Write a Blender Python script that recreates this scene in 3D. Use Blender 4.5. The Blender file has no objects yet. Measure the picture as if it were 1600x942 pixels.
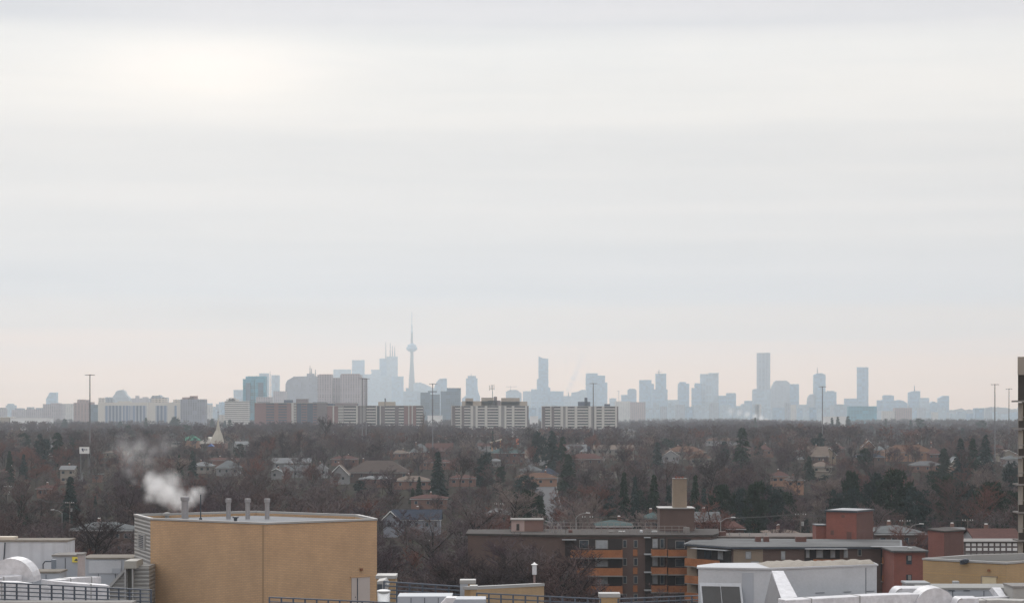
import bpy, math, random
import numpy as np
from mathutils import Vector
R = math.radians
F = 3400.0; CX = 800.0; HY = 648.0; HC = 34.0      # focal length in photo pixels, horizon row, camera height
scene = bpy.context.scene
col = scene.collection

# ---------------------------------------------------------------- camera
cam_d = bpy.data.cameras.new('camera'); cam = bpy.data.objects.new('camera', cam_d); col.objects.link(cam)
cam.location = (0, 0, HC); cam.rotation_euler = (R(90), 0, 0)
cam_d.sensor_fit = 'HORIZONTAL'; cam_d.sensor_width = 36.0
cam_d.lens = 36.0 * F / 1600.0
cam_d.shift_y = (HY - 471.0) / 1600.0
cam_d.clip_start = 1.0; cam_d.clip_end = 90000.0
scene.camera = cam

# ---------------------------------------------------------------- world (overcast sky)
world = bpy.data.worlds.new('World'); scene.world = world; world.use_nodes = True
nt = world.node_tree; nt.nodes.clear()
def lin(c):
    return tuple(((v / 255.0) / 12.92 if v <= 10 else ((v / 255.0 + 0.055) / 1.055) ** 2.4) for v in c)
def wn(t, **k):
    n = nt.nodes.new(t)
    for a, b in k.items(): setattr(n, a, b)
    return n
def wmath(op, a, b=None, c=None, clamp=False):
    n = wn('ShaderNodeMath', operation=op, use_clamp=clamp)
    for i, v in enumerate((a, b, c)):
        if v is None: continue
        if isinstance(v, (int, float)): n.inputs[i].default_value = v
        else: nt.links.new(v, n.inputs[i])
    return n.outputs[0]
tc = wn('ShaderNodeTexCoord'); sep = wn('ShaderNodeSeparateXYZ'); nt.links.new(tc.outputs['Generated'], sep.inputs[0])
X, Y_, Z = sep.outputs
# cloud deck coordinates: the view direction carried up to a flat layer
zz = wmath('ADD', wmath('MAXIMUM', Z, 0.0), 0.028)
u = wmath('DIVIDE', X, zz); v = wmath('DIVIDE', Y_, zz)
comb = wn('ShaderNodeCombineXYZ'); nt.links.new(u, comb.inputs[0]); nt.links.new(v, comb.inputs[1])
n1 = wn('ShaderNodeTexNoise'); n1.inputs['Scale'].default_value = 0.34; n1.inputs['Detail'].default_value = 5; n1.inputs['Roughness'].default_value = 0.5
mp = wn('ShaderNodeMapping'); mp.inputs['Scale'].default_value = (0.42, 1.0, 1.0); mp.inputs['Location'].default_value = (2.2, 0.7, 0)
nt.links.new(comb.outputs[0], mp.inputs[0]); nt.links.new(mp.outputs[0], n1.inputs['Vector'])
n2 = wn('ShaderNodeTexNoise'); n2.inputs['Scale'].default_value = 1.0; n2.inputs['Detail'].default_value = 4
mp2 = wn('ShaderNodeMapping'); mp2.inputs['Scale'].default_value = (3.0, 1.0, 70.0)
nt.links.new(tc.outputs['Generated'], mp2.inputs[0]); nt.links.new(mp2.outputs[0], n2.inputs['Vector'])
ramp = wn('ShaderNodeValToRGB'); cr = ramp.color_ramp; cr.interpolation = 'EASE'
SKY = [(0.0, (345, 262, 182)), (0.018, (342, 268, 200)), (0.030, (312, 256, 213)), (0.041, (262, 240, 223)), (0.056, (234, 230, 230)), (0.085, (240, 234, 230)),
       (0.115, (241, 235, 230)), (0.145, (246, 241, 235)), (0.166, (243, 240, 236)), (0.178, (231, 228, 229)), (0.192, (225, 222, 227)),
       (0.30, (224, 223, 226)), (0.60, (226, 225, 227)), (1.0, (226, 226, 228))]
while len(cr.elements) < len(SKY): cr.elements.new(0.5)
for e, (p, c) in zip(cr.elements, SKY): e.position = p; e.color = (*lin(c), 1)
zw = wmath('ADD', Z, wmath('MULTIPLY', wmath('SUBTRACT', n1.outputs[0], 0.5), 0.022))
nt.links.new(zw, ramp.inputs[0])
br = wmath('ADD', wmath('MULTIPLY', wmath('SUBTRACT', n1.outputs[0], 0.5), 0.24), 1.0)
br = wmath('ADD', br, wmath('MULTIPLY', wmath('SUBTRACT', n2.outputs[0], 0.5), 0.16))
n3 = wn('ShaderNodeTexNoise'); n3.inputs['Scale'].default_value = 1.0; n3.inputs['Detail'].default_value = 8; n3.inputs['Roughness'].default_value = 0.6; n3.inputs['Distortion'].default_value = 0.6
mp3 = wn('ShaderNodeMapping'); mp3.inputs['Scale'].default_value = (16.0, 1.0, 90.0); mp3.inputs['Location'].default_value = (4.0, 1.0, 3.0)
nt.links.new(tc.outputs['Generated'], mp3.inputs[0]); nt.links.new(mp3.outputs[0], n3.inputs['Vector'])
br = wmath('ADD', br, wmath('MULTIPLY', wmath('SUBTRACT', n3.outputs[0], 0.5), 0.085))
def glow(cx, cz, sx, sz, amp):
    a = wmath('POWER', wmath('DIVIDE', wmath('SUBTRACT', X, cx), sx), 2.0)
    b = wmath('POWER', wmath('DIVIDE', wmath('SUBTRACT', Z, cz), sz), 2.0)
    return wmath('MULTIPLY', wmath('EXPONENT', wmath('MULTIPLY', wmath('ADD', a, b), -1.0)), amp)
br = wmath('ADD', br, glow(-0.135, 0.155, 0.055, 0.017, 0.20))
br = wmath('ADD', br, glow(-0.20, 0.148, 0.10, 0.022, 0.07))
br = wmath('ADD', br, glow(0.20, 0.152, 0.11, 0.016, 0.05))
br = wmath('ADD', br, glow(-0.235, 0.190, 0.06, 0.012, -0.05))
for g_ in ((-0.11, 0.0465, 0.07, 0.0045, -0.07), (-0.22, 0.061, 0.05, 0.005, -0.04), (0.15, 0.0935, 0.25, 0.0035, 0.03), (0.10, 0.0656, 0.22, 0.0022, 0.022), (0.05, 0.077, 0.2, 0.0045, -0.03),
           (0.0, 0.113, 0.3, 0.008, -0.02), (0.18, 0.128, 0.12, 0.005, -0.02), (-0.16, 0.1, 0.1, 0.004, 0.02), (0.02, 0.057, 0.1, 0.003, -0.03), (-0.03, 0.17, 0.05, 0.004, -0.03), (-0.22, 0.178, 0.05, 0.005, -0.04), (0.12, 0.176, 0.1, 0.003, -0.03)):
    br = wmath('ADD', br, glow(*g_[:4], g_[4] * 1.6))
# an overcast sky is brighter overhead than at the horizon
up = wn('ShaderNodeMapRange', interpolation_type='SMOOTHSTEP'); nt.links.new(Z, up.inputs[0]); up.inputs[1].default_value = 0.2; up.inputs[2].default_value = 0.95; up.inputs[3].default_value = 1.0; up.inputs[4].default_value = 2.3
tintc = wn('ShaderNodeCombineXYZ')                  # thicker cloud is bluer as well as darker
for i_, e_ in enumerate((1.25, 1.0, 0.75)): nt.links.new(wmath('POWER', br, e_), tintc.inputs[i_])
vm = wn('ShaderNodeVectorMath', operation='MULTIPLY'); nt.links.new(ramp.outputs[0], vm.inputs[0]); nt.links.new(tintc.outputs[0], vm.inputs[1])
bg_c = wn('ShaderNodeBackground'); nt.links.new(vm.outputs[0], bg_c.inputs[0]); nt.links.new(wmath('MULTIPLY', up.outputs[0], 0.965), bg_c.inputs[1])
sky = wn('ShaderNodeTexSky', sky_type='NISHITA'); sky.sun_disc = False; sky.sun_elevation = R(32); sky.sun_rotation = R(-8)
bg_s = wn('ShaderNodeBackground'); nt.links.new(sky.outputs[0], bg_s.inputs[0]); bg_s.inputs[1].default_value = 0.06
add = wn('ShaderNodeMixShader'); add.inputs[0].default_value = 0.94
nt.links.new(bg_s.outputs[0], add.inputs[1]); nt.links.new(bg_c.outputs[0], add.inputs[2])
out = wn('ShaderNodeOutputWorld'); nt.links.new(add.outputs[0], out.inputs[0])

sun_d = bpy.data.lights.new('sun', 'SUN'); sun_d.energy = 0.9; sun_d.angle = R(25); sun_d.color = (1.0, 0.95, 0.88)
sun = bpy.data.objects.new('sun', sun_d); col.objects.link(sun)
sd = Vector((math.sin(R(-8)) * math.cos(R(32)), math.cos(R(-8)) * math.cos(R(32)), math.sin(R(32))))
sun.rotation_euler = (-sd).to_track_quat('-Z', 'Y').to_euler(); sun.location = (0, 0, 300)

vs = scene.view_settings; vs.view_transform = 'Standard'; vs.look = 'None'; vs.exposure = 0.0; vs.gamma = 1.0; vs.use_curve_mapping = False
scene.render.engine = 'CYCLES'
cy = scene.cycles; cy.max_bounces = 6; cy.diffuse_bounces = 2; cy.glossy_bounces = 2; cy.transmission_bounces = 3
cy.volume_bounces = 3; cy.transparent_max_bounces = 8; cy.use_denoising = True; cy.sample_clamp_indirect = 4.0
cy.volume_step_rate = 1.0; cy.volume_max_steps = 256

# ---------------------------------------------------------------- helpers
def G(y):                                            # height of the land at distance y
    pts = [(-1e5, 0), (360, 0), (600, 3), (1000, 10), (1400, 12), (1e6, 12)]
    for (a, ga), (b, gb) in zip(pts, pts[1:]):
        if y <= b: return ga + (gb - ga) * (y - a) / (b - a)
def wx(px, Y): return (px - CX) / F * Y
def wz(py, Y): return HC - (py - HY) / F * Y
def W(px, py, Y): return (wx(px, Y), Y, wz(py, Y))
def solveY(py, h):                                   # distance at which something h metres above the land shows at row py
    lo, hi = 180.0, 9000.0
    for _ in range(50):
        m = (lo + hi) / 2
        if HY + (HC - G(m) - h) * F / m > py: lo = m
        else: hi = m
    return lo

class MB:
    def __init__(s): s.v = []; s.f = []
    def add(s, vs, fs):
        n = len(s.v); s.v += [tuple(p) for p in vs]; s.f += [tuple(i + n for i in f) for f in fs]; return s
    def box(s, x0, x1, y0, y1, z0, z1):
        return s.add([(x0, y0, z0), (x1, y0, z0), (x1, y1, z0), (x0, y1, z0), (x0, y0, z1), (x1, y0, z1), (x1, y1, z1), (x0, y1, z1)],
                     [(3, 2, 1, 0), (4, 5, 6, 7), (0, 1, 5, 4), (1, 2, 6, 5), (2, 3, 7, 6), (3, 0, 4, 7)])
    def prism(s, poly, z0, z1):                      # poly counter-clockwise from above; z1 a number or one per corner
        n = len(poly); zt = z1 if isinstance(z1, (list, tuple)) else [z1] * n
        vs = [(x, y, z0) for x, y in poly] + [(x, y, zt[i]) for i, (x, y) in enumerate(poly)]
        fs = [tuple(reversed(range(n))), tuple(range(n, 2 * n))] + [(i, (i + 1) % n, n + (i + 1) % n, n + i) for i in range(n)]
        return s.add(vs, fs)
    def extrude_y(s, prof, y0, y1):                  # prof: (x,z) outline, extruded along depth
        n = len(prof)
        vs = [(x, y0, z) for x, z in prof] + [(x, y1, z) for x, z in prof]
        fs = [tuple(range(n)), tuple(reversed(range(n, 2 * n)))] + [((i + 1) % n, i, n + i, n + (i + 1) % n) for i in range(n)]
        return s.add(vs, fs)
    def tube(s, a, b, r, r2=None, n=6, cap=True):
        a, b = Vector(a), Vector(b); d = (b - a).normalized(); r2 = r if r2 is None else r2
        p = d.orthogonal().normalized(); q = d.cross(p)
        vs = []
        for c, rr in ((a, r), (b, r2)):
            for i in range(n):
                t = 2 * math.pi * i / n; vs.append(c + (p * math.cos(t) + q * math.sin(t)) * rr)
        fs = [(i, (i + 1) % n, n + (i + 1) % n, n + i) for i in range(n)]
        if cap: fs += [tuple(reversed(range(n))), tuple(range(n, 2 * n))]
        return s.add(vs, fs)
    def path(s, pts, r, n=6):
        for a, b in zip(pts, pts[1:]): s.tube(a, b, r, n=n)
        return s
    def lathe(s, prof, c=(0, 0, 0), n=16):           # prof: (radius, z)
        vs = []
        for r, z in prof:
            for i in range(n):
                t = 2 * math.pi * i / n; vs.append((c[0] + r * math.cos(t), c[1] + r * math.sin(t), c[2] + z))
        m = len(prof); fs = []
        for k in range(m - 1):
            for i in range(n): fs.append((k * n + i, k * n + (i + 1) % n, (k + 1) * n + (i + 1) % n, (k + 1) * n + i))
        fs += [tuple(reversed(range(n))), tuple(range((m - 1) * n, m * n))]
        return s.add(vs, fs)
    def sweep(s, sections):                          # list of equal-length loops
        n = len(sections[0]); vs = [p for l in sections for p in l]; fs = []
        for k in range(len(sections) - 1):
            for i in range(n): fs.append((k * n + i, k * n + (i + 1) % n, (k + 1) * n + (i + 1) % n, (k + 1) * n + i))
        fs += [tuple(reversed(range(n))), tuple(range(len(vs) - n, len(vs)))]
        return s.add(vs, fs)
    def build(s, name, mat, parent=None, world=False, smooth=False, bevel=0):
        off = parent.location if (parent is not None and world) else Vector((0, 0, 0))
        me = bpy.data.meshes.new(name)
        me.from_pydata([(x - off[0], y - off[1], z - off[2]) for x, y, z in s.v], [], s.f)
        import bmesh as _b
        bm = _b.new(); bm.from_mesh(me); _b.ops.recalc_face_normals(bm, faces=bm.faces); bm.to_mesh(me); bm.free()
        me.materials.append(mat)
        if smooth:
            for p in me.polygons: p.use_smooth = True
        o = bpy.data.objects.new(name, me); col.objects.link(o)
        if parent is not None: o.parent = parent
        if bevel:
            b = o.modifiers.new('edge', 'BEVEL'); b.width = bevel; b.segments = 2; b.limit_method = 'ANGLE'
        return o
def B(*a): return MB().box(*a)
def thing(name, label, cat, loc=(0, 0, 0), rotz=0.0, group=None):
    o = bpy.data.objects.new(name, None); col.objects.link(o); o.location = loc; o.rotation_euler = (0, 0, rotz)
    o['label'] = label; o['category'] = cat
    if group: o['group'] = group
    return o
def tag(o, label, cat, group=None):
    o['label'] = label; o['category'] = cat
    if group: o['group'] = group
    return o
def copy_tree(o, parent=None):
    c = o.copy(); col.objects.link(c); c.parent = parent
    for ch in o.children: copy_tree(ch, c)
    return c

# ---------------------------------------------------------------- materials
MATS = {}
class N:
    def __init__(s, name):
        s.m = bpy.data.materials.new(name); s.m.use_nodes = True; s.t = s.m.node_tree
        s.b = s.t.nodes['Principled BSDF']; s.tc = s.t.nodes.new('ShaderNodeTexCoord')
    def n(s, t, **k):
        x = s.t.nodes.new(t)
        for a, b in k.items(): setattr(x, a, b)
        return x
    def l(s, a, b): s.t.links.new(a, b)
    def noise(s, scale, detail=4, rough=0.6, vec=None, stretch=None):
        x = s.n('ShaderNodeTexNoise'); x.inputs['Scale'].default_value = scale; x.inputs['Detail'].default_value = detail; x.inputs['Roughness'].default_value = rough
        src = vec or s.tc.outputs['Object']
        if stretch:
            m = s.n('ShaderNodeMapping'); m.inputs['Scale'].default_value = stretch; s.l(src, m.inputs[0]); src = m.outputs[0]
        s.l(src, x.inputs['Vector']); return x.outputs[0]
    def ramp(s, fac, stops):
        r = s.n('ShaderNodeValToRGB'); e = r.color_ramp.elements
        while len(e) < len(stops): e.new(0.5)
        for q, (p, c) in zip(e, stops): q.position = p; q.color = (*c, 1) if len(c) == 3 else c
        s.l(fac, r.inputs[0]); return r.outputs[0]
    def mix(s, fac, a, b, blend='MIX'):
        x = s.n('ShaderNodeMix', data_type='RGBA', blend_type=blend)
        for i, vv in ((0, fac), (6, a), (7, b)):
            if isinstance(vv, (int, float)): x.inputs[i].default_value = vv
            elif isinstance(vv, tuple): x.inputs[i].default_value = (*vv, 1) if len(vv) == 3 else vv
            else: s.l(vv, x.inputs[i])
        return x.outputs[2]
    def math(s, op, a, b=None, c=None):
        x = s.n('ShaderNodeMath', operation=op)
        for i, vv in enumerate((a, b, c)):
            if vv is None: continue
            if isinstance(vv, (int, float)): x.inputs[i].default_value = vv
            else: s.l(vv, x.inputs[i])
        return x.outputs[0]
    def color(s, c): s.l(c, s.b.inputs['Base Color']); return s
    def bump(s, h, st=0.3, dist=0.02):
        x = s.n('ShaderNodeBump'); x.inputs['Strength'].default_value = st; x.inputs['Distance'].default_value = dist
        s.l(h, x.inputs['Height']); s.l(x.outputs[0], s.b.inputs['Normal']); return s
    def rough(s, r): s.b.inputs['Roughness'].default_value = r; return s
def mul(c, k): return tuple(min(1.0, v * k) for v in c)

def plain(name, c, rough=0.75, var=0.18, scale=0.6, metal=0.0, fine=7.0, streak=False):
    if name in MATS: return MATS[name]
    k = N(name); a = k.noise(scale, 5, stretch=(1, 1, 0.25) if streak else None); f = k.noise(fine, 3)
    base = k.ramp(a, [(0.3, mul(c, 1 - var)), (0.7, mul(c, 1 + var))])
    k.color(k.mix(0.35, base, k.ramp(f, [(0.3, mul(c, 1 - var * 1.3)), (0.7, mul(c, 1 + var))]))).rough(rough)
    k.b.inputs['Metallic'].default_value = metal; k.bump(f, 0.15, 0.01)
    if rough > 0.75: k.b.inputs['Specular IOR Level'].default_value = 0.2
    MATS[name] = k.m; return k.m
def brick(name, c, c2, mortar, bw=0.6, bh=0.2):
    if name in MATS: return MATS[name]
    k = N(name); geo = k.n('ShaderNodeNewGeometry'); sp = k.n('ShaderNodeSeparateXYZ'); k.l(k.tc.outputs['Object'], sp.inputs[0])
    nn = k.n('ShaderNodeSeparateXYZ'); k.l(k.tc.outputs['Normal'], nn.inputs[0])
    # run along the wall: x and y weighted by the wall's own direction
    t = k.math('SUBTRACT', k.math('MULTIPLY', sp.outputs[0], nn.outputs[1]), k.math('MULTIPLY', sp.outputs[1], nn.outputs[0]))
    cb = k.n('ShaderNodeCombineXYZ'); k.l(t, cb.inputs[0]); k.l(sp.outputs[2], cb.inputs[1])
    bt = k.n('ShaderNodeTexBrick'); k.l(cb.outputs[0], bt.inputs['Vector']); bt.inputs['Scale'].default_value = 1.0
    bt.inputs['Color1'].default_value = (*c, 1); bt.inputs['Color2'].default_value = (*c2, 1); bt.inputs['Mortar'].default_value = (*mortar, 1)
    bt.inputs['Mortar Size'].default_value = 0.02; bt.inputs['Brick Width'].default_value = bw; bt.inputs['Row Height'].default_value = bh
    st = k.noise(0.35, 6, 0.65); st2 = k.noise(1.6, 4, 0.6, stretch=(1, 1, 0.15))
    x = k.mix(0.8, bt.outputs[0], k.ramp(st, [(0.32, (0.84, 0.84, 0.85)), (0.68, (1.08, 1.07, 1.05))]), 'MULTIPLY')
    x = k.mix(0.5, x, k.ramp(st2, [(0.35, (0.93, 0.93, 0.93)), (0.62, (1.03, 1.03, 1.02))]), 'MULTIPLY')
    k.color(x).rough(0.9); k.bump(bt.outputs['Fac'], -0.4, 0.01)
    MATS[name] = k.m; return k.m
def facade(name, wall, glass, fh=3.2, bw=3.6, frac=0.5, vfrac=0.65, cell=0.4, rough=0.5):
    """floors and window columns in the wall's own metres"""
    if name in MATS: return MATS[name]
    k = N(name); sp = k.n('ShaderNodeSeparateXYZ'); k.l(k.tc.outputs['Object'], sp.inputs[0])
    h = k.math('ADD', sp.outputs[0], k.math('MULTIPLY', sp.outputs[1], 0.83))
    fz = k.math('FRACT', k.math('DIVIDE', sp.outputs[2], fh)); fx = k.math('FRACT', k.math('DIVIDE', h, bw))
    m = k.math('MULTIPLY', k.math('LESS_THAN', fz, frac), k.math('LESS_THAN', fx, vfrac))
    cb = k.n('ShaderNodeCombineXYZ'); k.l(k.math('FLOOR', k.math('DIVIDE', h, bw * 2)), cb.inputs[0]); k.l(k.math('FLOOR', k.math('DIVIDE', sp.outputs[2], fh * 2)), cb.inputs[1])
    wnn = k.n('ShaderNodeTexWhiteNoise', noise_dimensions='2D'); k.l(cb.outputs[0], wnn.inputs['Vector'])
    g = k.ramp(wnn.outputs[0], [(0.0, mul(glass, 1 - cell)), (1.0, mul(glass, 1 + cell * 2))])
    st = k.ramp(k.noise(0.03, 4, stretch=(1, 1, 0.3)), [(0.35, (0.85, 0.85, 0.86)), (0.65, (1.1, 1.1, 1.08))])
    k.color(k.mix(0.8, k.mix(m, wall, g), st, 'MULTIPLY')).rough(rough)
    MATS[name] = k.m; return k.m
def corrugated(name, c, period=0.25, horiz=True, st=0.6, dark=0.72):
    if name in MATS: return MATS[name]
    k = N(name); sp = k.n('ShaderNodeSeparateXYZ'); k.l(k.tc.outputs['Object'], sp.inputs[0])
    co = sp.outputs[2] if horiz else k.math('ADD', sp.outputs[0], k.math('MULTIPLY', sp.outputs[1], 0.7))
    w = k.math('SINE', k.math('MULTIPLY', co, 2 * math.pi / period))
    n_ = k.noise(0.8, 4)
    x = k.mix(0.7, k.ramp(k.math('MULTIPLY_ADD', w, 0.5, 0.5), [(0.0, mul(c, dark)), (0.45, c)]), k.ramp(n_, [(0.3, (0.85, 0.85, 0.86)), (0.7, (1.05, 1.05, 1.05))]), 'MULTIPLY')
    k.color(x).rough(0.5); k.bump(w, st, 0.03)
    MATS[name] = k.m; return k.m
def shingle(name, c):
    if name in MATS: return MATS[name]
    k = N(name); a = k.noise(0.35, 5); f = k.noise(2.2, 3, stretch=(1, 1, 3)); 
    x = k.mix(0.5, k.ramp(a, [(0.3, mul(c, 0.75)), (0.7, mul(c, 1.2))]), k.ramp(f, [(0.3, mul(c, 0.7)), (0.7, mul(c, 1.3))]))
    k.color(x).rough(1.0); k.b.inputs['Specular IOR Level'].default_value = 0.08; MATS[name] = k.m; return k.m
def twig(name, c):
    if name in MATS: return MATS[name]
    k = N(name); a = k.noise(0.05, 3, vec=k.tc.outputs['Object'])
    k.color(k.ramp(a, [(0.3, mul(c, 0.75)), (0.7, mul(c, 1.3))])).rough(0.95); k.b.inputs['Specular IOR Level'].default_value = 0.1
    MATS[name] = k.m; return k.m
def glass(name, c=(0.03, 0.04, 0.05), rough=0.12):
    if name in MATS: return MATS[name]
    k = N(name); a = k.noise(0.7, 2)
    k.color(k.ramp(a, [(0.35, mul(c, 0.6)), (0.65, mul(c, 1.8))])).rough(rough); MATS[name] = k.m; return k.m

yb = brick('yellow_brick', (0.475, 0.305, 0.168), (0.42, 0.27, 0.148), (0.31, 0.225, 0.155), 0.4, 0.14)
yb2 = brick('yellow_brick_bright', (0.36, 0.24, 0.12), (0.335, 0.222, 0.11), (0.28, 0.21, 0.13), 0.4, 0.14)
bb = brick('brown_brick', (0.105, 0.062, 0.05), (0.085, 0.05, 0.043), (0.12, 0.09, 0.08), 0.4, 0.12)
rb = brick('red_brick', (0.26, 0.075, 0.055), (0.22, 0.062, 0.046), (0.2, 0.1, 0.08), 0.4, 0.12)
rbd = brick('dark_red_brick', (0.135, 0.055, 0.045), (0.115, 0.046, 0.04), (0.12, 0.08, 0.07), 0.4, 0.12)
hb = brick('house_brick', (0.2, 0.095, 0.07), (0.17, 0.08, 0.06), (0.2, 0.14, 0.12), 0.4, 0.12)
ob = brick('orange_brick', (0.32, 0.16, 0.10), (0.28, 0.14, 0.09), (0.26, 0.18, 0.13), 0.4, 0.12)
tanb = brick('tan_brick', (0.26, 0.2, 0.145), (0.235, 0.185, 0.135), (0.24, 0.2, 0.16), 0.4, 0.12)
silver = plain('silver_sheet', (0.29, 0.29, 0.285), 0.45, 0.08, 0.6)
white_m = plain('white_sheet', (0.43, 0.45, 0.475), 0.45, 0.12, 0.5, streak=False)
foil = plain('duct_foil', (0.54, 0.54, 0.56), 0.4, 0.24, 1.2, fine=4.0)
unit = plain('unit_panel', (0.33, 0.355, 0.39), 0.5, 0.05, 0.5)
dark_metal = plain('dark_metal', (0.035, 0.045, 0.06), 0.5, 0.2)
rail_m = plain('rail_paint', (0.06, 0.075, 0.10), 0.5, 0.15)
conc = plain('concrete', (0.22, 0.21, 0.20), 0.85, 0.15)
gravel = plain('roof_gravel', (0.21, 0.19, 0.165), 0.95, 0.25, 1.5, fine=12)
greyroof = plain('grey_roof', (0.30, 0.32, 0.33), 0.8, 0.2, 0.3)
paleroof = plain('pale_roof', (0.33, 0.34, 0.35), 0.8, 0.15, 0.3)
cream = plain('cream_paint', (0.55, 0.50, 0.42), 0.8, 0.1)
white_p = plain('white_paint', (0.75, 0.75, 0.74), 0.7, 0.06)
off_white = plain('off_white_render', (0.58, 0.55, 0.50), 0.8, 0.1)
orange_p = plain('orange_panel', (0.31, 0.125, 0.055), 0.8, 0.35)
win_g = glass('window_glass')
pale_glass = plain('pale_curtain_glass', (0.30, 0.32, 0.34), 0.3, 0.35, 1.5)
mast_m = plain('galvanised_steel', (0.16, 0.16, 0.17), 0.6, 0.1)
# ================================================================ ground and haze
def ground():
    ys = [-400, 0, 200, 360, 420, 480, 540, 600, 700, 800, 900, 1000, 1200, 1400, 2000, 4000, 8000, 14000, 20500]
    xs = list(range(-7000, 7001, 500)); mb = MB()
    vs = [(x, y, G(y)) for y in ys for x in xs]; n = len(xs)
    mb.add(vs, [(j * n + i, j * n + i + 1, (j + 1) * n + i + 1, (j + 1) * n + i) for j in range(len(ys) - 1) for i in range(n - 1)])
    k = N('winter_ground'); a = k.noise(0.012, 6, 0.7); b = k.noise(0.3, 5)
    x = k.ramp(a, [(0.35, (0.035, 0.03, 0.026)), (0.5, (0.045, 0.038, 0.032)), (0.62, (0.04, 0.04, 0.026))])
    k.color(k.mix(0.5, x, k.ramp(b, [(0.3, (0.025, 0.021, 0.019)), (0.7, (0.055, 0.047, 0.042))]))).rough(1.0); k.b.inputs['Specular IOR Level'].default_value = 0.0
    o = mb.build('ground', k.m); o['kind'] = 'structure'
ground()
asphalt = plain('asphalt', (0.075, 0.075, 0.08), 0.9, 0.15)
kerb_m = plain('kerb_concrete', (0.34, 0.33, 0.31), 0.9, 0.1)
def road_strip(name, px0, Y0, px1, Y1, w):
    n = 14; mb = MB(); kb = MB(); a = Vector((wx(px0, Y0), Y0)); b = Vector((wx(px1, Y1), Y1)); d = (b - a).normalized(); p = Vector((d.y, -d.x))
    for i in range(n):
        q0, q1 = a.lerp(b, i / n), a.lerp(b, (i + 1) / n)
        mb.add([(*(q0 - p * w), G(q0.y) + .05), (*(q0 + p * w), G(q0.y) + .05), (*(q1 + p * w), G(q1.y) + .05), (*(q1 - p * w), G(q1.y) + .05)], [(0, 1, 2, 3)])
        for s in (-1, 1):
            e0, e1 = q0 + p * s * (w + .1), q1 + p * s * (w + .1); f0, f1 = e0 + p * s * .25, e1 + p * s * .25
            kb.add([(*e0, G(e0.y) + .17), (*f0, G(e0.y) + .17), (*f1, G(e1.y) + .17), (*e1, G(e1.y) + .17), (*e0, G(e0.y) - .1), (*f0, G(e0.y) - .1), (*f1, G(e1.y) - .1), (*e1, G(e1.y) - .1)],
                   [(0, 1, 2, 3), (0, 4, 5, 1), (2, 6, 7, 3), (1, 5, 6, 2), (3, 7, 4, 0)])
    o = mb.build(name, asphalt); o['kind'] = 'structure'
    k = kb.build('kerb', kerb_m); k['kind'] = 'structure'
road_strip('road', 858, 560, 848, 900, 4.5)

hz = B(-6900, 6900, -380, 20400, -1.5, 660)
hm = bpy.data.materials.new('haze_air'); hm.use_nodes = True; t = hm.node_tree; t.nodes.clear()
pv = t.nodes.new('ShaderNodeVolumePrincipled'); mo = t.nodes.new('ShaderNodeOutputMaterial'); t.links.new(pv.outputs[0], mo.inputs['Volume'])
pv.inputs['Color'].default_value = (0.855, 0.94, 1.0, 1); pv.inputs['Density'].default_value = 1.02e-4; pv.inputs['Anisotropy'].default_value = 0.6
ho = hz.build('haze', hm); ho['kind'] = 'stuff'

# far ridge at the right edge
def ridge():
    rnd = random.Random(4); mb = MB(); Yh = 9500; pts = []
    prof = [(1380, 652), (1440, 646), (1480, 642), (1500, 638), (1512, 640), (1530, 639), (1552, 635), (1562, 636), (1590, 640), (1640, 637), (1720, 640), (1800, 646), (1900, 652)]
    vs = []; fs = []; n = 0
    for (x0, y0), (x1, y1) in zip(prof, prof[1:]):
        for k in range(6):
            f = k / 6; pts.append((x0 + (x1 - x0) * f, y0 + (y1 - y0) * f + rnd.uniform(-1, 1)))
    for px, py in pts:
        X_, Z_ = wx(px, Yh), wz(py, Yh); vs += [(X_, Yh - 500, 11), (X_, Yh - 120, Z_ * .75 + 3), (X_, Yh, Z_), (X_, Yh + 300, Z_ * .8), (X_, Yh + 900, 11)]
    m = len(pts)
    fs = [(i * 5 + j, (i + 1) * 5 + j, (i + 1) * 5 + j + 1, i * 5 + j + 1) for i in range(m - 1) for j in range(4)]
    o = mb.add(vs, fs).build('hills', plain('far_wooded_hill', (0.07, 0.07, 0.075), 1, 0.3, 0.01)); o['kind'] = 'structure'
ridge()

# ================================================================ far towers
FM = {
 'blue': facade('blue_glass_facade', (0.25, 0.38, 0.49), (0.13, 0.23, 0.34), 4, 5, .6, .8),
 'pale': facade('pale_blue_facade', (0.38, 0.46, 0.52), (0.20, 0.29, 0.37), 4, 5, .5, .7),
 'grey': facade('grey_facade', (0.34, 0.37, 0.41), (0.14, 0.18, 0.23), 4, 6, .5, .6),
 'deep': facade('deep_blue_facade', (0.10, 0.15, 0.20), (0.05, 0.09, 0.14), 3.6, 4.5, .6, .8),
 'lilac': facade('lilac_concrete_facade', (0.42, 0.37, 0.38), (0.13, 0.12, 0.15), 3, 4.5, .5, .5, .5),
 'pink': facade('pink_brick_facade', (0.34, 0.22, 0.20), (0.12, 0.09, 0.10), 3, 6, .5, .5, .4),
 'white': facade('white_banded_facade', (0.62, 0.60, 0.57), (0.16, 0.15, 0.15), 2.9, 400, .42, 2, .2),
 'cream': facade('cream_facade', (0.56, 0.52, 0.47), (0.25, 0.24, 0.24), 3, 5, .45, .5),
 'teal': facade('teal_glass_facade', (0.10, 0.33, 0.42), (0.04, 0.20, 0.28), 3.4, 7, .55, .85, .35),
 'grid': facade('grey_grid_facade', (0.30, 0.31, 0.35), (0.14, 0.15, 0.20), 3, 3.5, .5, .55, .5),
 'conc': plain('tower_concrete', (0.20, 0.21, 0.22), 0.8, 0.1, 0.02),
}
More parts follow.
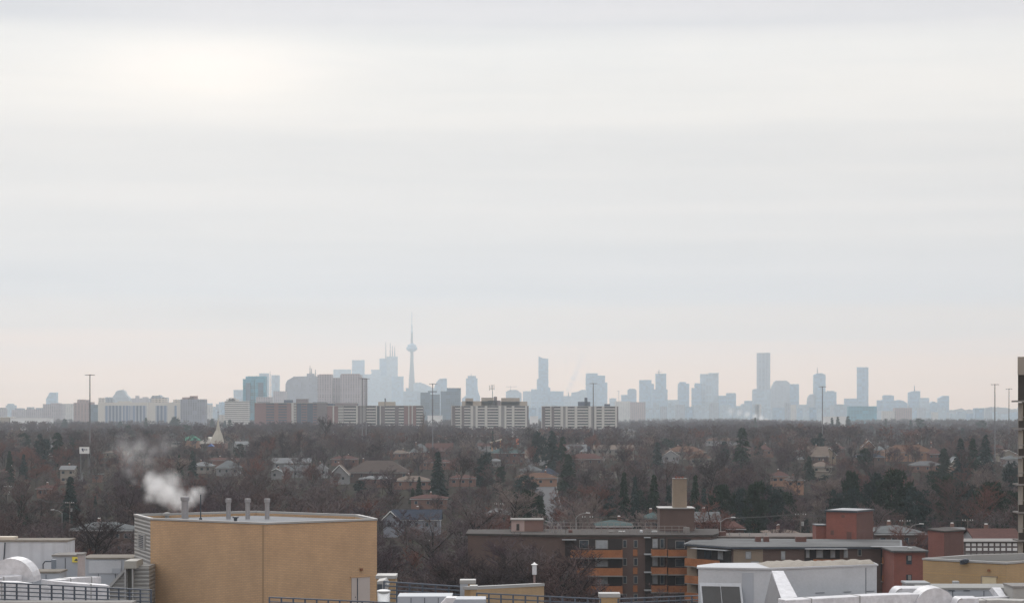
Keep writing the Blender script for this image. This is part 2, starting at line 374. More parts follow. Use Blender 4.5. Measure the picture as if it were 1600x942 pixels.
def tower(name, x0, x1, yt, Y, mk, label, cat='tower', corner=None, steps=(), masts=(), depth=None, prof=None, group=None):
    gz = G(Y) - 1; w = wx(x1, Y) - wx(x0, Y); d = depth or max(14, min(w, 40)); m = FM[mk]
    o = thing(name, label, cat, ((wx(x0, Y) + wx(x1, Y)) / 2, Y, gz), 0, group)
    mb = MB()
    if corner:
        xc = wx(corner, Y); a = (xc - wx(x0, Y)); b = (wx(x1, Y) - xc)
        poly = [(wx(x0, Y), Y + a * .7), (xc, Y), (wx(x1, Y), Y + b * .8), (wx(x1, Y) - a * .6, Y + b * .8 + a * .7 + 12), (wx(x0, Y) + 2, Y + a * .7 + 14)]
        mb.prism(poly, gz, wz(yt, Y))
    elif prof:
        p = [(wx(a, Y), wz(b, Y)) for a, b in prof]; p = [(p[0][0], gz)] + p + [(p[-1][0], gz)]
        mb.extrude_y(p, Y, Y + d)
    else: mb.box(wx(x0, Y), wx(x1, Y), Y, Y + d, gz, wz(yt, Y))
    mb.build('wall', m, o, True)
    for st in steps:
        a, b, c = st[:3]; base = st[3] if len(st) > 3 else yt
        B(wx(a, Y), wx(b, Y), Y + d * .15, Y + d * .8, wz(base, Y) - .5, wz(c, Y)).build('roof_block', FM[st[4]] if len(st) > 4 else m, o, True)
    for a, c, b in masts:
        MB().tube((wx(a, Y), Y + d * .4, wz(b, Y) - 1), (wx(a, Y), Y + d * .4, wz(c, Y)), max(.35, Y * .00028), Y * .00012, 6).build('mast', FM['conc'], o, True)
    return o
T = tower
D0, Y1, Y2 = 11500, 9500, 9000       # downtown, uptown
# ---- left part
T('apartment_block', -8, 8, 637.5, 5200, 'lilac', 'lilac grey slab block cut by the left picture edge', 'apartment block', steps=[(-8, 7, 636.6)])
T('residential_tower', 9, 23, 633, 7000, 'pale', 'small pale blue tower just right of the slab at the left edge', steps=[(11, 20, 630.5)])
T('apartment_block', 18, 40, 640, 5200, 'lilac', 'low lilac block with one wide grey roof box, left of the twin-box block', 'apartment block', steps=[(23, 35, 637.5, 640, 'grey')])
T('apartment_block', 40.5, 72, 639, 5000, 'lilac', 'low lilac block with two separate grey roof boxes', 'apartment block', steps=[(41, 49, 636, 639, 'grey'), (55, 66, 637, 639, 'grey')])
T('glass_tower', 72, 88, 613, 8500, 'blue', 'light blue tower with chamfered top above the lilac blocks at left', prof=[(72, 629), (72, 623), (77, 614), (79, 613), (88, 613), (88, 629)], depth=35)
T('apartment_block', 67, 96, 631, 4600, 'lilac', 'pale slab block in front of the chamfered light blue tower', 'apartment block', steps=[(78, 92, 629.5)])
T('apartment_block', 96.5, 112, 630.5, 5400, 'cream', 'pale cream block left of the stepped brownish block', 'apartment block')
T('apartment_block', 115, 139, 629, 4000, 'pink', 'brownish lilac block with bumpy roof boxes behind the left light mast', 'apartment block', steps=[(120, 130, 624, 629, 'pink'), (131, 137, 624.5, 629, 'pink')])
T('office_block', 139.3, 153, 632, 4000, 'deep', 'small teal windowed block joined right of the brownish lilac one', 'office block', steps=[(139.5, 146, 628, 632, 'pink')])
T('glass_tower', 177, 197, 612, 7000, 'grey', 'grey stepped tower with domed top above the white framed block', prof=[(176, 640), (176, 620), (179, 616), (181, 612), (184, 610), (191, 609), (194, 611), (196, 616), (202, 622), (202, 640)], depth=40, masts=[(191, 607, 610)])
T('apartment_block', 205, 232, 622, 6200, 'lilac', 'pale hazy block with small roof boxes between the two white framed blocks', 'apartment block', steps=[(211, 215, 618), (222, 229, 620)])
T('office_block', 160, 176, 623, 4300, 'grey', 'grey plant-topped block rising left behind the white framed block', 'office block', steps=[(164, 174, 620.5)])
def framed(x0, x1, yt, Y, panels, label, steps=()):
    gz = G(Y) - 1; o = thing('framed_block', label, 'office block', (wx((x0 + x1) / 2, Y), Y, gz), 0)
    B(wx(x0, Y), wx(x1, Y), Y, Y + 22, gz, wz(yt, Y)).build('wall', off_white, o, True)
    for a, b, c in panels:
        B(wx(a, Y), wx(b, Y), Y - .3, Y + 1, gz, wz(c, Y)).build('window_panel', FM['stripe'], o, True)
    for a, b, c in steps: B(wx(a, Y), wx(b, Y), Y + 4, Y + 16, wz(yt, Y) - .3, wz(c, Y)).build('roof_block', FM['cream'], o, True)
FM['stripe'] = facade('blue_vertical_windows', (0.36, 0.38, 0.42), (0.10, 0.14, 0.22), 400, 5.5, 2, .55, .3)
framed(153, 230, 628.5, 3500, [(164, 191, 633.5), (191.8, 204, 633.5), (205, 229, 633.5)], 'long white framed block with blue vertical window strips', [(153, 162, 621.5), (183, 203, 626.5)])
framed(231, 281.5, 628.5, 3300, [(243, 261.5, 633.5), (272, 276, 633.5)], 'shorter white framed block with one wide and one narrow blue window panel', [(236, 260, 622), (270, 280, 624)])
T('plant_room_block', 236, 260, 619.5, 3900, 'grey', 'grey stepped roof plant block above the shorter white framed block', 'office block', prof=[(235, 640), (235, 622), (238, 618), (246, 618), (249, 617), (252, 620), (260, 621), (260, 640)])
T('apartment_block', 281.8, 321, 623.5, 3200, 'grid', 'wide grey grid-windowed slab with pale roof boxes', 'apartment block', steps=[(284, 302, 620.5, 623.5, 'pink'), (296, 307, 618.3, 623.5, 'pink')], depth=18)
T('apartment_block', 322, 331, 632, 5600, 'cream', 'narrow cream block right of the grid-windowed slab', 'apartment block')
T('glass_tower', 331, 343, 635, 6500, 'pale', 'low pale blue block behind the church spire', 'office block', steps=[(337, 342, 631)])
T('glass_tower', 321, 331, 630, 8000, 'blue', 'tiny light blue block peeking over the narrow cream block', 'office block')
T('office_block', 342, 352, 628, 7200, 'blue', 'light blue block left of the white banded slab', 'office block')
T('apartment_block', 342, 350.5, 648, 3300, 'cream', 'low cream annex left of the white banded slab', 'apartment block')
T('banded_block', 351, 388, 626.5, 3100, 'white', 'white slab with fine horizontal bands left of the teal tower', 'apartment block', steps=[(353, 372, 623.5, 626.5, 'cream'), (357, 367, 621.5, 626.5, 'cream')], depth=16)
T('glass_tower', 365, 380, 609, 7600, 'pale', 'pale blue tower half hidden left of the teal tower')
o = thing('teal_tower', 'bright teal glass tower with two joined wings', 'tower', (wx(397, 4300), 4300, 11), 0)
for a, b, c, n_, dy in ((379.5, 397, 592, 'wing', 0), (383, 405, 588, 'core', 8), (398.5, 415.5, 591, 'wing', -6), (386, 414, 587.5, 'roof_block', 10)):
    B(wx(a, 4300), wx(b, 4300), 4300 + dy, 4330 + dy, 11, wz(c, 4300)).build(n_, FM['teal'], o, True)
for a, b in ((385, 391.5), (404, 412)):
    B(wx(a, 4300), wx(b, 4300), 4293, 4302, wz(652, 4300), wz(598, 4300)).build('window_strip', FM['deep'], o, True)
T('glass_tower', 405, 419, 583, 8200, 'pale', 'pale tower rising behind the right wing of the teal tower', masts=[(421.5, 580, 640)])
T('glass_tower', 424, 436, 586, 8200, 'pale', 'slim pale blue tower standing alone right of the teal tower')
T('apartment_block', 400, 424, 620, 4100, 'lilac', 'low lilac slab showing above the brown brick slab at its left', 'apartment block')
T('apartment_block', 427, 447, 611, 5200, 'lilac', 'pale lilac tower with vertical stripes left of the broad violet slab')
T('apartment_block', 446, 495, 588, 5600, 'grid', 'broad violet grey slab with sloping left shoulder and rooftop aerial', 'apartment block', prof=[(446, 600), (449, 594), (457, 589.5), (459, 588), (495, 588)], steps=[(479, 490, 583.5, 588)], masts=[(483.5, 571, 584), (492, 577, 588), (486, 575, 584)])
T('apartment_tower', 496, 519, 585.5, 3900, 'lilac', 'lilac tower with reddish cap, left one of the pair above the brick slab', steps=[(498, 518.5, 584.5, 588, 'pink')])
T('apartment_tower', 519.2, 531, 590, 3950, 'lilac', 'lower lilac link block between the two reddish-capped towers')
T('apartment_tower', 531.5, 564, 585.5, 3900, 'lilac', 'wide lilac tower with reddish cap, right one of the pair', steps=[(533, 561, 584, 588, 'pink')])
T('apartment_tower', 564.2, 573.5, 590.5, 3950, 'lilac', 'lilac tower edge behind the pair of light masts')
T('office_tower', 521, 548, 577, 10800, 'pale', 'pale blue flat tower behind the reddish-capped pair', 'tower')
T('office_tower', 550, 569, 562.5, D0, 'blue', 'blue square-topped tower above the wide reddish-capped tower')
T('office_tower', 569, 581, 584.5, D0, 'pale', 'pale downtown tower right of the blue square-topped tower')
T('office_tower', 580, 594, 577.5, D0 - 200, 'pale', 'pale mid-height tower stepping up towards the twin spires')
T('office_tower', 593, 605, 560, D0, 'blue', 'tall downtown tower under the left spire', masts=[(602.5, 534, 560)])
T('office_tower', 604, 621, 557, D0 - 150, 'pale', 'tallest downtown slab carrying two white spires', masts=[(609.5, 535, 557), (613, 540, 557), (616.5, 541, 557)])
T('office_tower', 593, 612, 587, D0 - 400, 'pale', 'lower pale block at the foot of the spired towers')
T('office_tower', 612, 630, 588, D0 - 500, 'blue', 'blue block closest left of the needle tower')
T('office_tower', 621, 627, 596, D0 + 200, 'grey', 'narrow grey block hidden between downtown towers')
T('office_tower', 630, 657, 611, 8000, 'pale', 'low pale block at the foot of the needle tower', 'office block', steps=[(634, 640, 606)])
# needle tower with pod
def needle():
    Y = D0; c = wx(643.5, Y); s = Y / F; gz = G(Y)
    o = thing('communication_tower', 'very tall slender concrete tower with round pod and needle antenna', 'tower', (c, Y, gz))
    zp = wz(549, Y); 
    MB().lathe([(19, 0), (16, 60 - 0), (12.5, 160), (9.5, 260), (8.0, zp - gz)], (0, 0, 0), 12).build('shaft', FM['conc'], o)
    for a in range(3):
        t = R(90 + 120 * a); e = Vector((math.cos(t), math.sin(t), 0)); q = Vector((-e.y, e.x, 0))
        MB().add([e * 30 + q * 3, e * 30 - q * 3, -q * 3, q * 3, e * 9 + q * 2.5 + Vector((0, 0, 300)), e * 9 - q * 2.5 + Vector((0, 0, 300)), Vector((0, 0, 300)) - q * 2.5, Vector((0, 0, 300)) + q * 2.5],
                 [(0, 1, 2, 3), (4, 5, 6, 7), (0, 1, 5, 4), (1, 2, 6, 5), (2, 3, 7, 6), (3, 0, 4, 7)]).build('buttress', FM['conc'], o)
    z = zp - gz
    MB().lathe([(10, -2), (20, 3), (27, 8), (30, 13), (29, 20), (24, 24), (22, 27), (24, 30), (22, 35), (14, 38), (9, 42)], (0, 0, z), 20).build('pod', FM['blue'], o)
    MB().lathe([(6.5, 40), (5.5, 80), (4.8, wz(520, Y) - gz - z)], (0, 0, z), 10).build('upper_shaft', FM['conc'], o)
    zt = wz(520, Y) - gz; z1 = wz(507, Y) - gz; z2 = wz(487, Y) - gz
    MB().lathe([(6.2, zt), (6.2, zt + 6), (3.6, zt + 7), (3.2, z1), (2.0, z1 + 1), (1.3, z2)], (0, 0, 0), 8).build('antenna', FM['pale'], o)
needle()
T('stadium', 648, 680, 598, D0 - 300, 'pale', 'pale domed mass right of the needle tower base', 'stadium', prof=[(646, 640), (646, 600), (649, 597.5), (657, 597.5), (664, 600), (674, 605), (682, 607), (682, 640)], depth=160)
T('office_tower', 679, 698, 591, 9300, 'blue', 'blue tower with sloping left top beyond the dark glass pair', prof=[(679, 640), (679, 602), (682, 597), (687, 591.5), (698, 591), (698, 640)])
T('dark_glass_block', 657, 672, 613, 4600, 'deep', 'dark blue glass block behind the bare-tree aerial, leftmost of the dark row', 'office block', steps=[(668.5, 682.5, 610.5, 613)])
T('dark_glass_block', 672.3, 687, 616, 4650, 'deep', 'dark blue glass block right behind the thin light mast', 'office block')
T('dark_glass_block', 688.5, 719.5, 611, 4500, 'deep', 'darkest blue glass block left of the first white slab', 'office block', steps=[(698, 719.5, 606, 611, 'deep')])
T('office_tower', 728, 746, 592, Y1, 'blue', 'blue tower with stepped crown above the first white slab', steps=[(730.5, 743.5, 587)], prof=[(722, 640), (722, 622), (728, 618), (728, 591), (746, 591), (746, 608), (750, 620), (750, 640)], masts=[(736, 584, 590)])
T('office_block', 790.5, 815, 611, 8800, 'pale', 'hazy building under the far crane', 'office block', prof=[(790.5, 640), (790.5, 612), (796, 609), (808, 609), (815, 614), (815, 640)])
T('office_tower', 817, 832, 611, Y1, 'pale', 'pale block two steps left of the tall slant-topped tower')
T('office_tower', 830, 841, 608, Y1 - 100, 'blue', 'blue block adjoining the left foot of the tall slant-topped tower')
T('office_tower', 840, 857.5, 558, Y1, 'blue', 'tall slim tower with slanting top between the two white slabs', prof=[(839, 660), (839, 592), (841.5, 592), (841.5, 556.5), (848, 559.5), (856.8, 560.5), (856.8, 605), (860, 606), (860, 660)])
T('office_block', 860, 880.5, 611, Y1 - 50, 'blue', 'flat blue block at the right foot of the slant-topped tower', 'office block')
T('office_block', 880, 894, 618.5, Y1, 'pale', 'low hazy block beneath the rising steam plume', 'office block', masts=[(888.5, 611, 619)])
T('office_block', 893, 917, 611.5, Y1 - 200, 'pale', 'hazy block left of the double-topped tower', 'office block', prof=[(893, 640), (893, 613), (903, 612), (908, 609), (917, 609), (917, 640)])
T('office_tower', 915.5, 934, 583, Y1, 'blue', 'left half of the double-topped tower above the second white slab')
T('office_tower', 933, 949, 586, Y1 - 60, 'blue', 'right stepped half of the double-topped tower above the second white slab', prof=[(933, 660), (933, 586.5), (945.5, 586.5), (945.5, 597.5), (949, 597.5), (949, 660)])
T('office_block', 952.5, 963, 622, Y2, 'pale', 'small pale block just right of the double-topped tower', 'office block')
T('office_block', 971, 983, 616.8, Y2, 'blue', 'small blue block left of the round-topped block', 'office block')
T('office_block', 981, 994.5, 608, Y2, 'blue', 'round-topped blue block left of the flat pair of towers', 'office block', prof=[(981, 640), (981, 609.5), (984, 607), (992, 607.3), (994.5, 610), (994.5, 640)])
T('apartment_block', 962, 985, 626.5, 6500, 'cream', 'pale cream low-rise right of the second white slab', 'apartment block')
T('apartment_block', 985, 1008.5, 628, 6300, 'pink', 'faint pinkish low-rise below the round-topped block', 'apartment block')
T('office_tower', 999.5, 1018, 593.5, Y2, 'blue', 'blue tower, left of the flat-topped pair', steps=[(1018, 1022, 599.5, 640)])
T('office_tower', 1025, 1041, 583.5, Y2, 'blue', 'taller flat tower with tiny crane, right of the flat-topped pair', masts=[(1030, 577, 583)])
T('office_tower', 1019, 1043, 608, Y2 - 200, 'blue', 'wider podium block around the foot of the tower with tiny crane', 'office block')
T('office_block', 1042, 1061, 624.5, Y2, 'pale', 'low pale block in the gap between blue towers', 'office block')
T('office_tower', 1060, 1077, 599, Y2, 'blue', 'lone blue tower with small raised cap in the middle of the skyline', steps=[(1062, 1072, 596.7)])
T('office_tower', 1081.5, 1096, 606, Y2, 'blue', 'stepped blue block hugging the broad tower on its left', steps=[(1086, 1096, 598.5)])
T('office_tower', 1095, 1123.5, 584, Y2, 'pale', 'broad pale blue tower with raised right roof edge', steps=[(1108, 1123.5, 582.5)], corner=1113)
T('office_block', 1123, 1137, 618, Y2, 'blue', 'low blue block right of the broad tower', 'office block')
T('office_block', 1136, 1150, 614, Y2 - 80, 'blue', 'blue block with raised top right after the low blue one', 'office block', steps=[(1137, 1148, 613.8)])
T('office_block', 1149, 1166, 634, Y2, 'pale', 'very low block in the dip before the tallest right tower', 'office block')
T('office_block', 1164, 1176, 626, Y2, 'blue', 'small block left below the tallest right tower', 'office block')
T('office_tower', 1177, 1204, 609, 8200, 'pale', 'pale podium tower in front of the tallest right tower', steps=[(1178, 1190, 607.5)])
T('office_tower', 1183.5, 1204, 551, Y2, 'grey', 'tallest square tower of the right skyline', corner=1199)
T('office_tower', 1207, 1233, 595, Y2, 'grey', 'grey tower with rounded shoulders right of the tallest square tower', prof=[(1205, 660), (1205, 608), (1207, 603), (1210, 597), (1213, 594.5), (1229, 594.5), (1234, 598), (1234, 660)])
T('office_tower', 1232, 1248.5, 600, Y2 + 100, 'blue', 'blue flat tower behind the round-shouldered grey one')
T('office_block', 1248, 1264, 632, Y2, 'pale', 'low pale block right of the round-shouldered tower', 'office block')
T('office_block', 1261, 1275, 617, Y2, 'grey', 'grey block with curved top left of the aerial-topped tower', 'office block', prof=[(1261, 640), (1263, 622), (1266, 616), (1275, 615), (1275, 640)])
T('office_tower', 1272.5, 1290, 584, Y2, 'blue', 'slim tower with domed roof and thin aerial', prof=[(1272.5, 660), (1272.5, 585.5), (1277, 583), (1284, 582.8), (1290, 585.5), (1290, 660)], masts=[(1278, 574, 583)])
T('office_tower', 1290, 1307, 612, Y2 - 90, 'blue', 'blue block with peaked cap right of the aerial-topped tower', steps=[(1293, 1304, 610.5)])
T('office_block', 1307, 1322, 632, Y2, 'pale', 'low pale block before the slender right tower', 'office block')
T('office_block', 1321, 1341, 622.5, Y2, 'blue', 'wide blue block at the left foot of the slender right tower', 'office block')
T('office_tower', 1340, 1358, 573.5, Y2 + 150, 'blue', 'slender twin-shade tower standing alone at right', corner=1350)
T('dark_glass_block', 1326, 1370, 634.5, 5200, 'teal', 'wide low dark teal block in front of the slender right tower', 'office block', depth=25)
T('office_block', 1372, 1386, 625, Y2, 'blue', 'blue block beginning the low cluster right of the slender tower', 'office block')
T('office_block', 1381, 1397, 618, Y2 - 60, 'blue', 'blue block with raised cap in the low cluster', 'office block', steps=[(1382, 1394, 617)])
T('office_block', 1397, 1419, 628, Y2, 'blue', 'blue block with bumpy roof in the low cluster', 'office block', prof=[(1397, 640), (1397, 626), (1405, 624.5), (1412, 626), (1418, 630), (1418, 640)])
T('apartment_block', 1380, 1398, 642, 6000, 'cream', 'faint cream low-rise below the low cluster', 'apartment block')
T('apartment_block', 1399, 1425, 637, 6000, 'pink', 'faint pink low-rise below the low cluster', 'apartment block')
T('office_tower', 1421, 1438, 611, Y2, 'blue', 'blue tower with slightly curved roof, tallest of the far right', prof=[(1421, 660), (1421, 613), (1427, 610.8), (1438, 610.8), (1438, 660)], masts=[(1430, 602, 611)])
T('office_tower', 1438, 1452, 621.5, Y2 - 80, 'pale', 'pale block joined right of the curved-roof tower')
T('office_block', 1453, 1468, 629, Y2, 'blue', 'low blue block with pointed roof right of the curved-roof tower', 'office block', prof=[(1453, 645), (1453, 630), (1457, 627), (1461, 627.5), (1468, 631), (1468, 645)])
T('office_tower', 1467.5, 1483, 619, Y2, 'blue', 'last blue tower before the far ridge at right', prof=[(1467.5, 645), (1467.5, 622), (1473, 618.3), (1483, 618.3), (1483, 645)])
# nameless low blocks that close the skyline's foot
rs = random.Random(11)
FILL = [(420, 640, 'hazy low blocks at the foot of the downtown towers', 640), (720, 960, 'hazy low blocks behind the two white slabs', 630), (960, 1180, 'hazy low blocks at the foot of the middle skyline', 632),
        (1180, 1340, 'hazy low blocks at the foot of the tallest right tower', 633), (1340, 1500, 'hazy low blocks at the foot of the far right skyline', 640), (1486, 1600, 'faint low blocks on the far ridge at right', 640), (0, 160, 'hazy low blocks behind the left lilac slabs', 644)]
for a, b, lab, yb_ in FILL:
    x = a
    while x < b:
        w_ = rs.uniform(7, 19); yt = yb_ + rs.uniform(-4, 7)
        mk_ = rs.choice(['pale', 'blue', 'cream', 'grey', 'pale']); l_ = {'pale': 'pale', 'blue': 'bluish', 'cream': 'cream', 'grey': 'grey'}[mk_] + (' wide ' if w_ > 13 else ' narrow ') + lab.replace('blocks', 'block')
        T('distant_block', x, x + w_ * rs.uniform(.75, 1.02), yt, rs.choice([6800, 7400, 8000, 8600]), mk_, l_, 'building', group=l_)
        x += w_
# far cranes
for px, yt, yb_, jl, jr, lab in ((798, 603, 612, 7, 9, 'tiny tower crane above the hazy building between the white slabs'), (1030, 580, 585, 4, 5, 'tiny tower crane on top of the flat-topped right tower'), (967, 610, 640, 3, 1, 'thin leaning crane right of the double-topped tower')):
    Y = 8790; o = thing('tower_crane', lab, 'crane', (wx(px, Y), Y, wz(yb_, Y)))
    MB().tube(W(px, yb_, Y), W(px, yt, Y), 1.3, 1.3, 4).build('crane_mast', FM['conc'], o, True)
    MB().tube(W(px - jl, yt + 1.2, Y), W(px + jr, yt + 1.0, Y), 1.2, 0.8, 4).build('jib', FM['conc'], o, True)

# ================================================================ slab blocks at about two kilometres
brn = plain('brown_concrete', (0.17, 0.14, 0.145), 0.85, 0.12); pk = plain('pinkish_brick_wall', (0.235, 0.135, 0.13), 0.9, 0.1)
wht = plain('white_concrete', (0.52, 0.50, 0.47), 0.8, 0.08); drk = plain('dark_shade_fill', (0.04, 0.045, 0.06), 0.6, 0.2); beige = plain('beige_concrete', (0.33, 0.28, 0.23), 0.85, 0.1)
bdark = plain('blue_dark_wall', (0.055, 0.075, 0.115), 0.6, 0.2); grw = plain('grey_wall', (0.26, 0.25, 0.25), 0.85, 0.1)
SM = {'b': brn, 'p': pk, 'w': wht, 'd': drk, 'e': beige, 'n': bdark, 'g': grw}
def slab(label, x0, x1, yt, Y, bays, fpx, nf, roofs=(), body=brn, cat='apartment block', name='slab_block'):
    gz = G(Y) - .5; zt = wz(yt, Y); o = thing(name, label, cat, (wx((x0 + x1) / 2, Y), Y, gz)); s = Y / F
    B(wx(x0, Y), wx(x1, Y), Y, Y + 16, gz, zt).build('wall', body, o, True)
    B(wx(x0, Y) - .5, wx(x1, Y) + .5, Y - 1.6, Y + 16.5, zt, zt + .35).build('roof_slab', wht, o, True)
    for a, b, k in bays:
        X0, X1 = wx(a, Y), wx(b, Y)
        if k in SM: B(X0, X1, Y - (1.4 if k in 'we' else .5), Y + 1, gz, zt - .02).build('pier' if b - a < 5 else 'wall_panel', SM[k], o, True)
        elif k in ('B', 'V', 'K'):
            B(X0, X1, Y - .15, Y + 1, gz, zt - .1).build('recess_panel', drk if k == 'B' else (bdark if k == 'K' else grw), o, True)  # flat panel; behind white balconies its colour holds dark glass and shade
            for i in range(nf):
                z = zt - fpx * s * (i + 1)
                if z < gz: break
                B(X0 + .05, X1 - .05, Y - 1.3, Y - .15, z - .15, z + (1.15 if k == 'B' else .95)).build('balcony' if k != 'V' else 'window_band', wht if k != 'K' else pk, o, True)
        elif k == 'W':
            B(X0, X1, Y - .5, Y + 1, gz, zt - .1).build('wall_panel', FM['lilac'], o, True)
    for a, b, c, m in roofs:
        B(wx(a, Y), wx(b, Y), Y + 4, Y + 13, zt + .3, wz(c, Y)).build('roof_block', SM[m], o, True)
    return o
P2 = [(0, .9, 'w'), (1.5, 5.5, 'b'), (5.8, 13.5, 'B'), (13.8, 15.6, 'w'), (15.8, 19.6, 'b'), (19.8, 29.6, 'B'), (29.8, 33.8, 'w'), (34, 37.4, 'g'), (37.6, 41, 'w'), (41.2, 51.6, 'B'), (51.8, 56, 'w'), (56.2, 73, 'B'),
      (73.3, 77.6, 'w'), (77.8, 82.4, 'g'), (82.6, 85.8, 'w'), (86, 94, 'B'), (94.2, 98.2, 'w'), (98.4, 114.8, 'B'), (115, 118, 'w'), (118.2, 120, 'b')]
sl1 = slab('white ribbed slab with balcony bands, beige roof storey and aerial', 705, 826, 634, 2160, [(705.5 + a, 705.5 + b, k) for a, b, k in P2], 4.35, 12,
     [(721.5, 762, 626.5, 'e'), (782, 824, 627, 'e'), (762, 782, 625.5, 'b'), (727, 739, 622, 'e'), (752, 771, 621, 'e'), (771.5, 776.5, 619.5, 'b'), (783, 812, 621.5, 'e'), (798, 812, 630, 'b')])
am = MB()
am.tube(W(769.5, 622, 2166), W(769.5, 601, 2166), .35, .25, 6)
for dx, t_, b_ in ((-4.5, 602, 610), (-2, 600.5, 609), (2.4, 600.5, 609)): am.tube(W(769.5 + dx, b_, 2166), W(769.5 + dx, t_, 2166), .22)
am.tube(W(764.5, 607, 2166), W(772, 607, 2166), .2)
am.build('rooftop_aerial', mast_m, sl1, True)
slab('white ribbed slab with balcony bands and dark penthouse, right of its twin', 847, 966, 635, 2160, [(846 + a, 846 + b, k) for a, b, k in P2], 4.35, 12,
     [(903.5, 922.5, 627.5, 'n'), (913.8, 918, 621, 'n'), (945, 953.5, 631, 'n')])
slab('long brown brick slab with dark blue balcony bays', 398, 511, 629.5, 2350,
     [(398, 415.5, 'p'), (416, 428.5, 'K'), (429, 434.5, 'p'), (435, 448, 'K'), (448.5, 455, 'p'), (455.5, 459, 'w'), (459.5, 463, 'V'), (464, 471, 'n'), (471.5, 479, 'K'), (480, 489, 'n'), (489.5, 495, 'K'), (495.5, 511, 'b')], 4.2, 12,
     [(443, 456, 624.5, 'n'), (462, 480.5, 623, 'b'), (401, 420, 628, 'n'), (488, 510, 628, 'n')], body=pk)
slab('long white banded slab with brick end strips and cream roof box', 511.2, 661, 634, 2250,
     [(511.5, 519.5, 'p'), (520, 522, 'w'), (522.5, 528, 'p'), (528.4, 537, 'V'), (537.5, 556, 'B'), (556.5, 559, 'w'), (559.5, 562, 'b'), (562.5, 572, 'g'), (572.5, 587, 'B'), (587.5, 589, 'w'), (589.5, 593, 'd'), (593.5, 595, 'w'), (595.5, 601, 'b'),
      (601.5, 617, 'B'), (617.5, 622.5, 'b'), (623, 631, 'B'), (631.5, 637.5, 'p'), (638, 639.5, 'w'), (640, 643, 'p'), (643.4, 645, 'w'), (645.4, 650, 'p'), (650.5, 661, 'B')], 4.4, 12,
     [(590.5, 617, 627.5, 'e'), (600.5, 602, 622, 'd'), (511.2, 520, 630, 'n'), (523, 557, 629.5, 'b')])
slab('low dark slab section rising behind the joint of the two long slabs', 509, 558, 630, 2420, [(509, 558, 'n')], 4, 1, body=bdark)
for x0, x1, yt, lab in ((120 / 5.9 - 20, 14, 651.5, 'beige low commercial shed at the left picture edge'), (16, 74, 653.5, 'long white low warehouse roof below the left lilac slabs'), (668, 690, 649.5, 'small white shed below the dark glass blocks'), (828, 841, 650.5, 'white low building in the gap between the white slabs'), (1290, 1322, 651, 'long bright white flat shed far behind the right trees')):
    Y = 3000; o = thing('warehouse', lab, 'warehouse', (wx((x0 + x1) / 2, Y), Y, 11))
    B(wx(x0, Y), wx(x1, Y), Y, Y + 40, 11, wz(yt, Y)).build('wall', beige if 'beige' in lab else white_p, o, True)
    B(wx(x0, Y) - .5, wx(x1, Y) + .5, Y - .5, Y + 40.5, wz(yt, Y), wz(yt, Y) + .6).build('roof', white_p, o, True)
# ================================================================ foreground: rooftops seen from above
def ring_inset(poly, d):
    c = Vector((sum(p[0] for p in poly) / len(poly), sum(p[1] for p in poly) / len(poly)))
    return [tuple(Vector(p) + (c - Vector(p)).normalized() * d) for p in poly]
def parapet_roof(poly, z0, zt, wall_mat, cop_mat, root, roof_mat, drop=0.7, th=0.45):
    """walls with a coping and a sunk roof inside"""
    inner = ring_inset(poly, th * 1.3); n = len(poly)
    for i in range(n): pass
    MB().prism(inner, z0, zt - drop).build('roof', roof_mat, root, True)
    cb = MB(); out = ring_inset(poly, -.08)
    for i in range(n):
        j = (i + 1) % n
        cb.add([(*out[i], zt - .16), (*out[j], zt - .16), (*inner[j], zt - .16), (*inner[i], zt - .16), (*out[i], zt), (*out[j], zt), (*inner[j], zt), (*inner[i], zt)],
               [(0, 1, 5, 4), (1, 2, 6, 5), (2, 3, 7, 6), (3, 0, 4, 7), (4, 5, 6, 7), (0, 3, 2, 1)])
        cb.add([(*inner[i], zt - drop + .002), (*inner[j], zt - drop + .002), (*inner[j], zt - .16), (*inner[i], zt - .16)], [(0, 1, 2, 3)])
    cb.build('coping', cop_mat, root, True)
def wall_quads(poly, idx, z0, z1, name, mat, root):
    mb = MB()
    c = Vector((sum(p[0] for p in poly) / len(poly), sum(p[1] for p in poly) / len(poly)))
    for i in idx:
        j = (i + 1) % len(poly); a, b = Vector(poly[i]), Vector(poly[j])
        ai, bi = a + (c - a).normalized() * .3, b + (c - b).normalized() * .3
        mb.add([(*a, z0), (*b, z0), (*bi, z0), (*ai, z0), (*a, z1), (*b, z1), (*bi, z1), (*ai, z1)], [(0, 1, 5, 4), (1, 2, 6, 5), (2, 3, 7, 6), (3, 0, 4, 7), (4, 5, 6, 7), (0, 3, 2, 1)])
    mb.build(name, mat, root, True)
ROOF = 16.0
# building under everything
base = thing('commercial_building', 'flat rooftop of the near building carrying the yellow plant rooms and ducts', 'building', (0, 150, 0))
def py_plane(px, py, z): Yv = (HC - z) * F / (py - HY); return (wx(px, Yv), Yv)
B(-75, 75, 92, 205, 0.2, ROOF - .3).build('wall', tanb, base, True)
B(-74.6, 74.6, 92.4, 204.6, ROOF - .28, ROOF).build('roof', plain('roof_membrane', (0.24, 0.245, 0.26), 0.9, 0.2, 0.15), base, True)

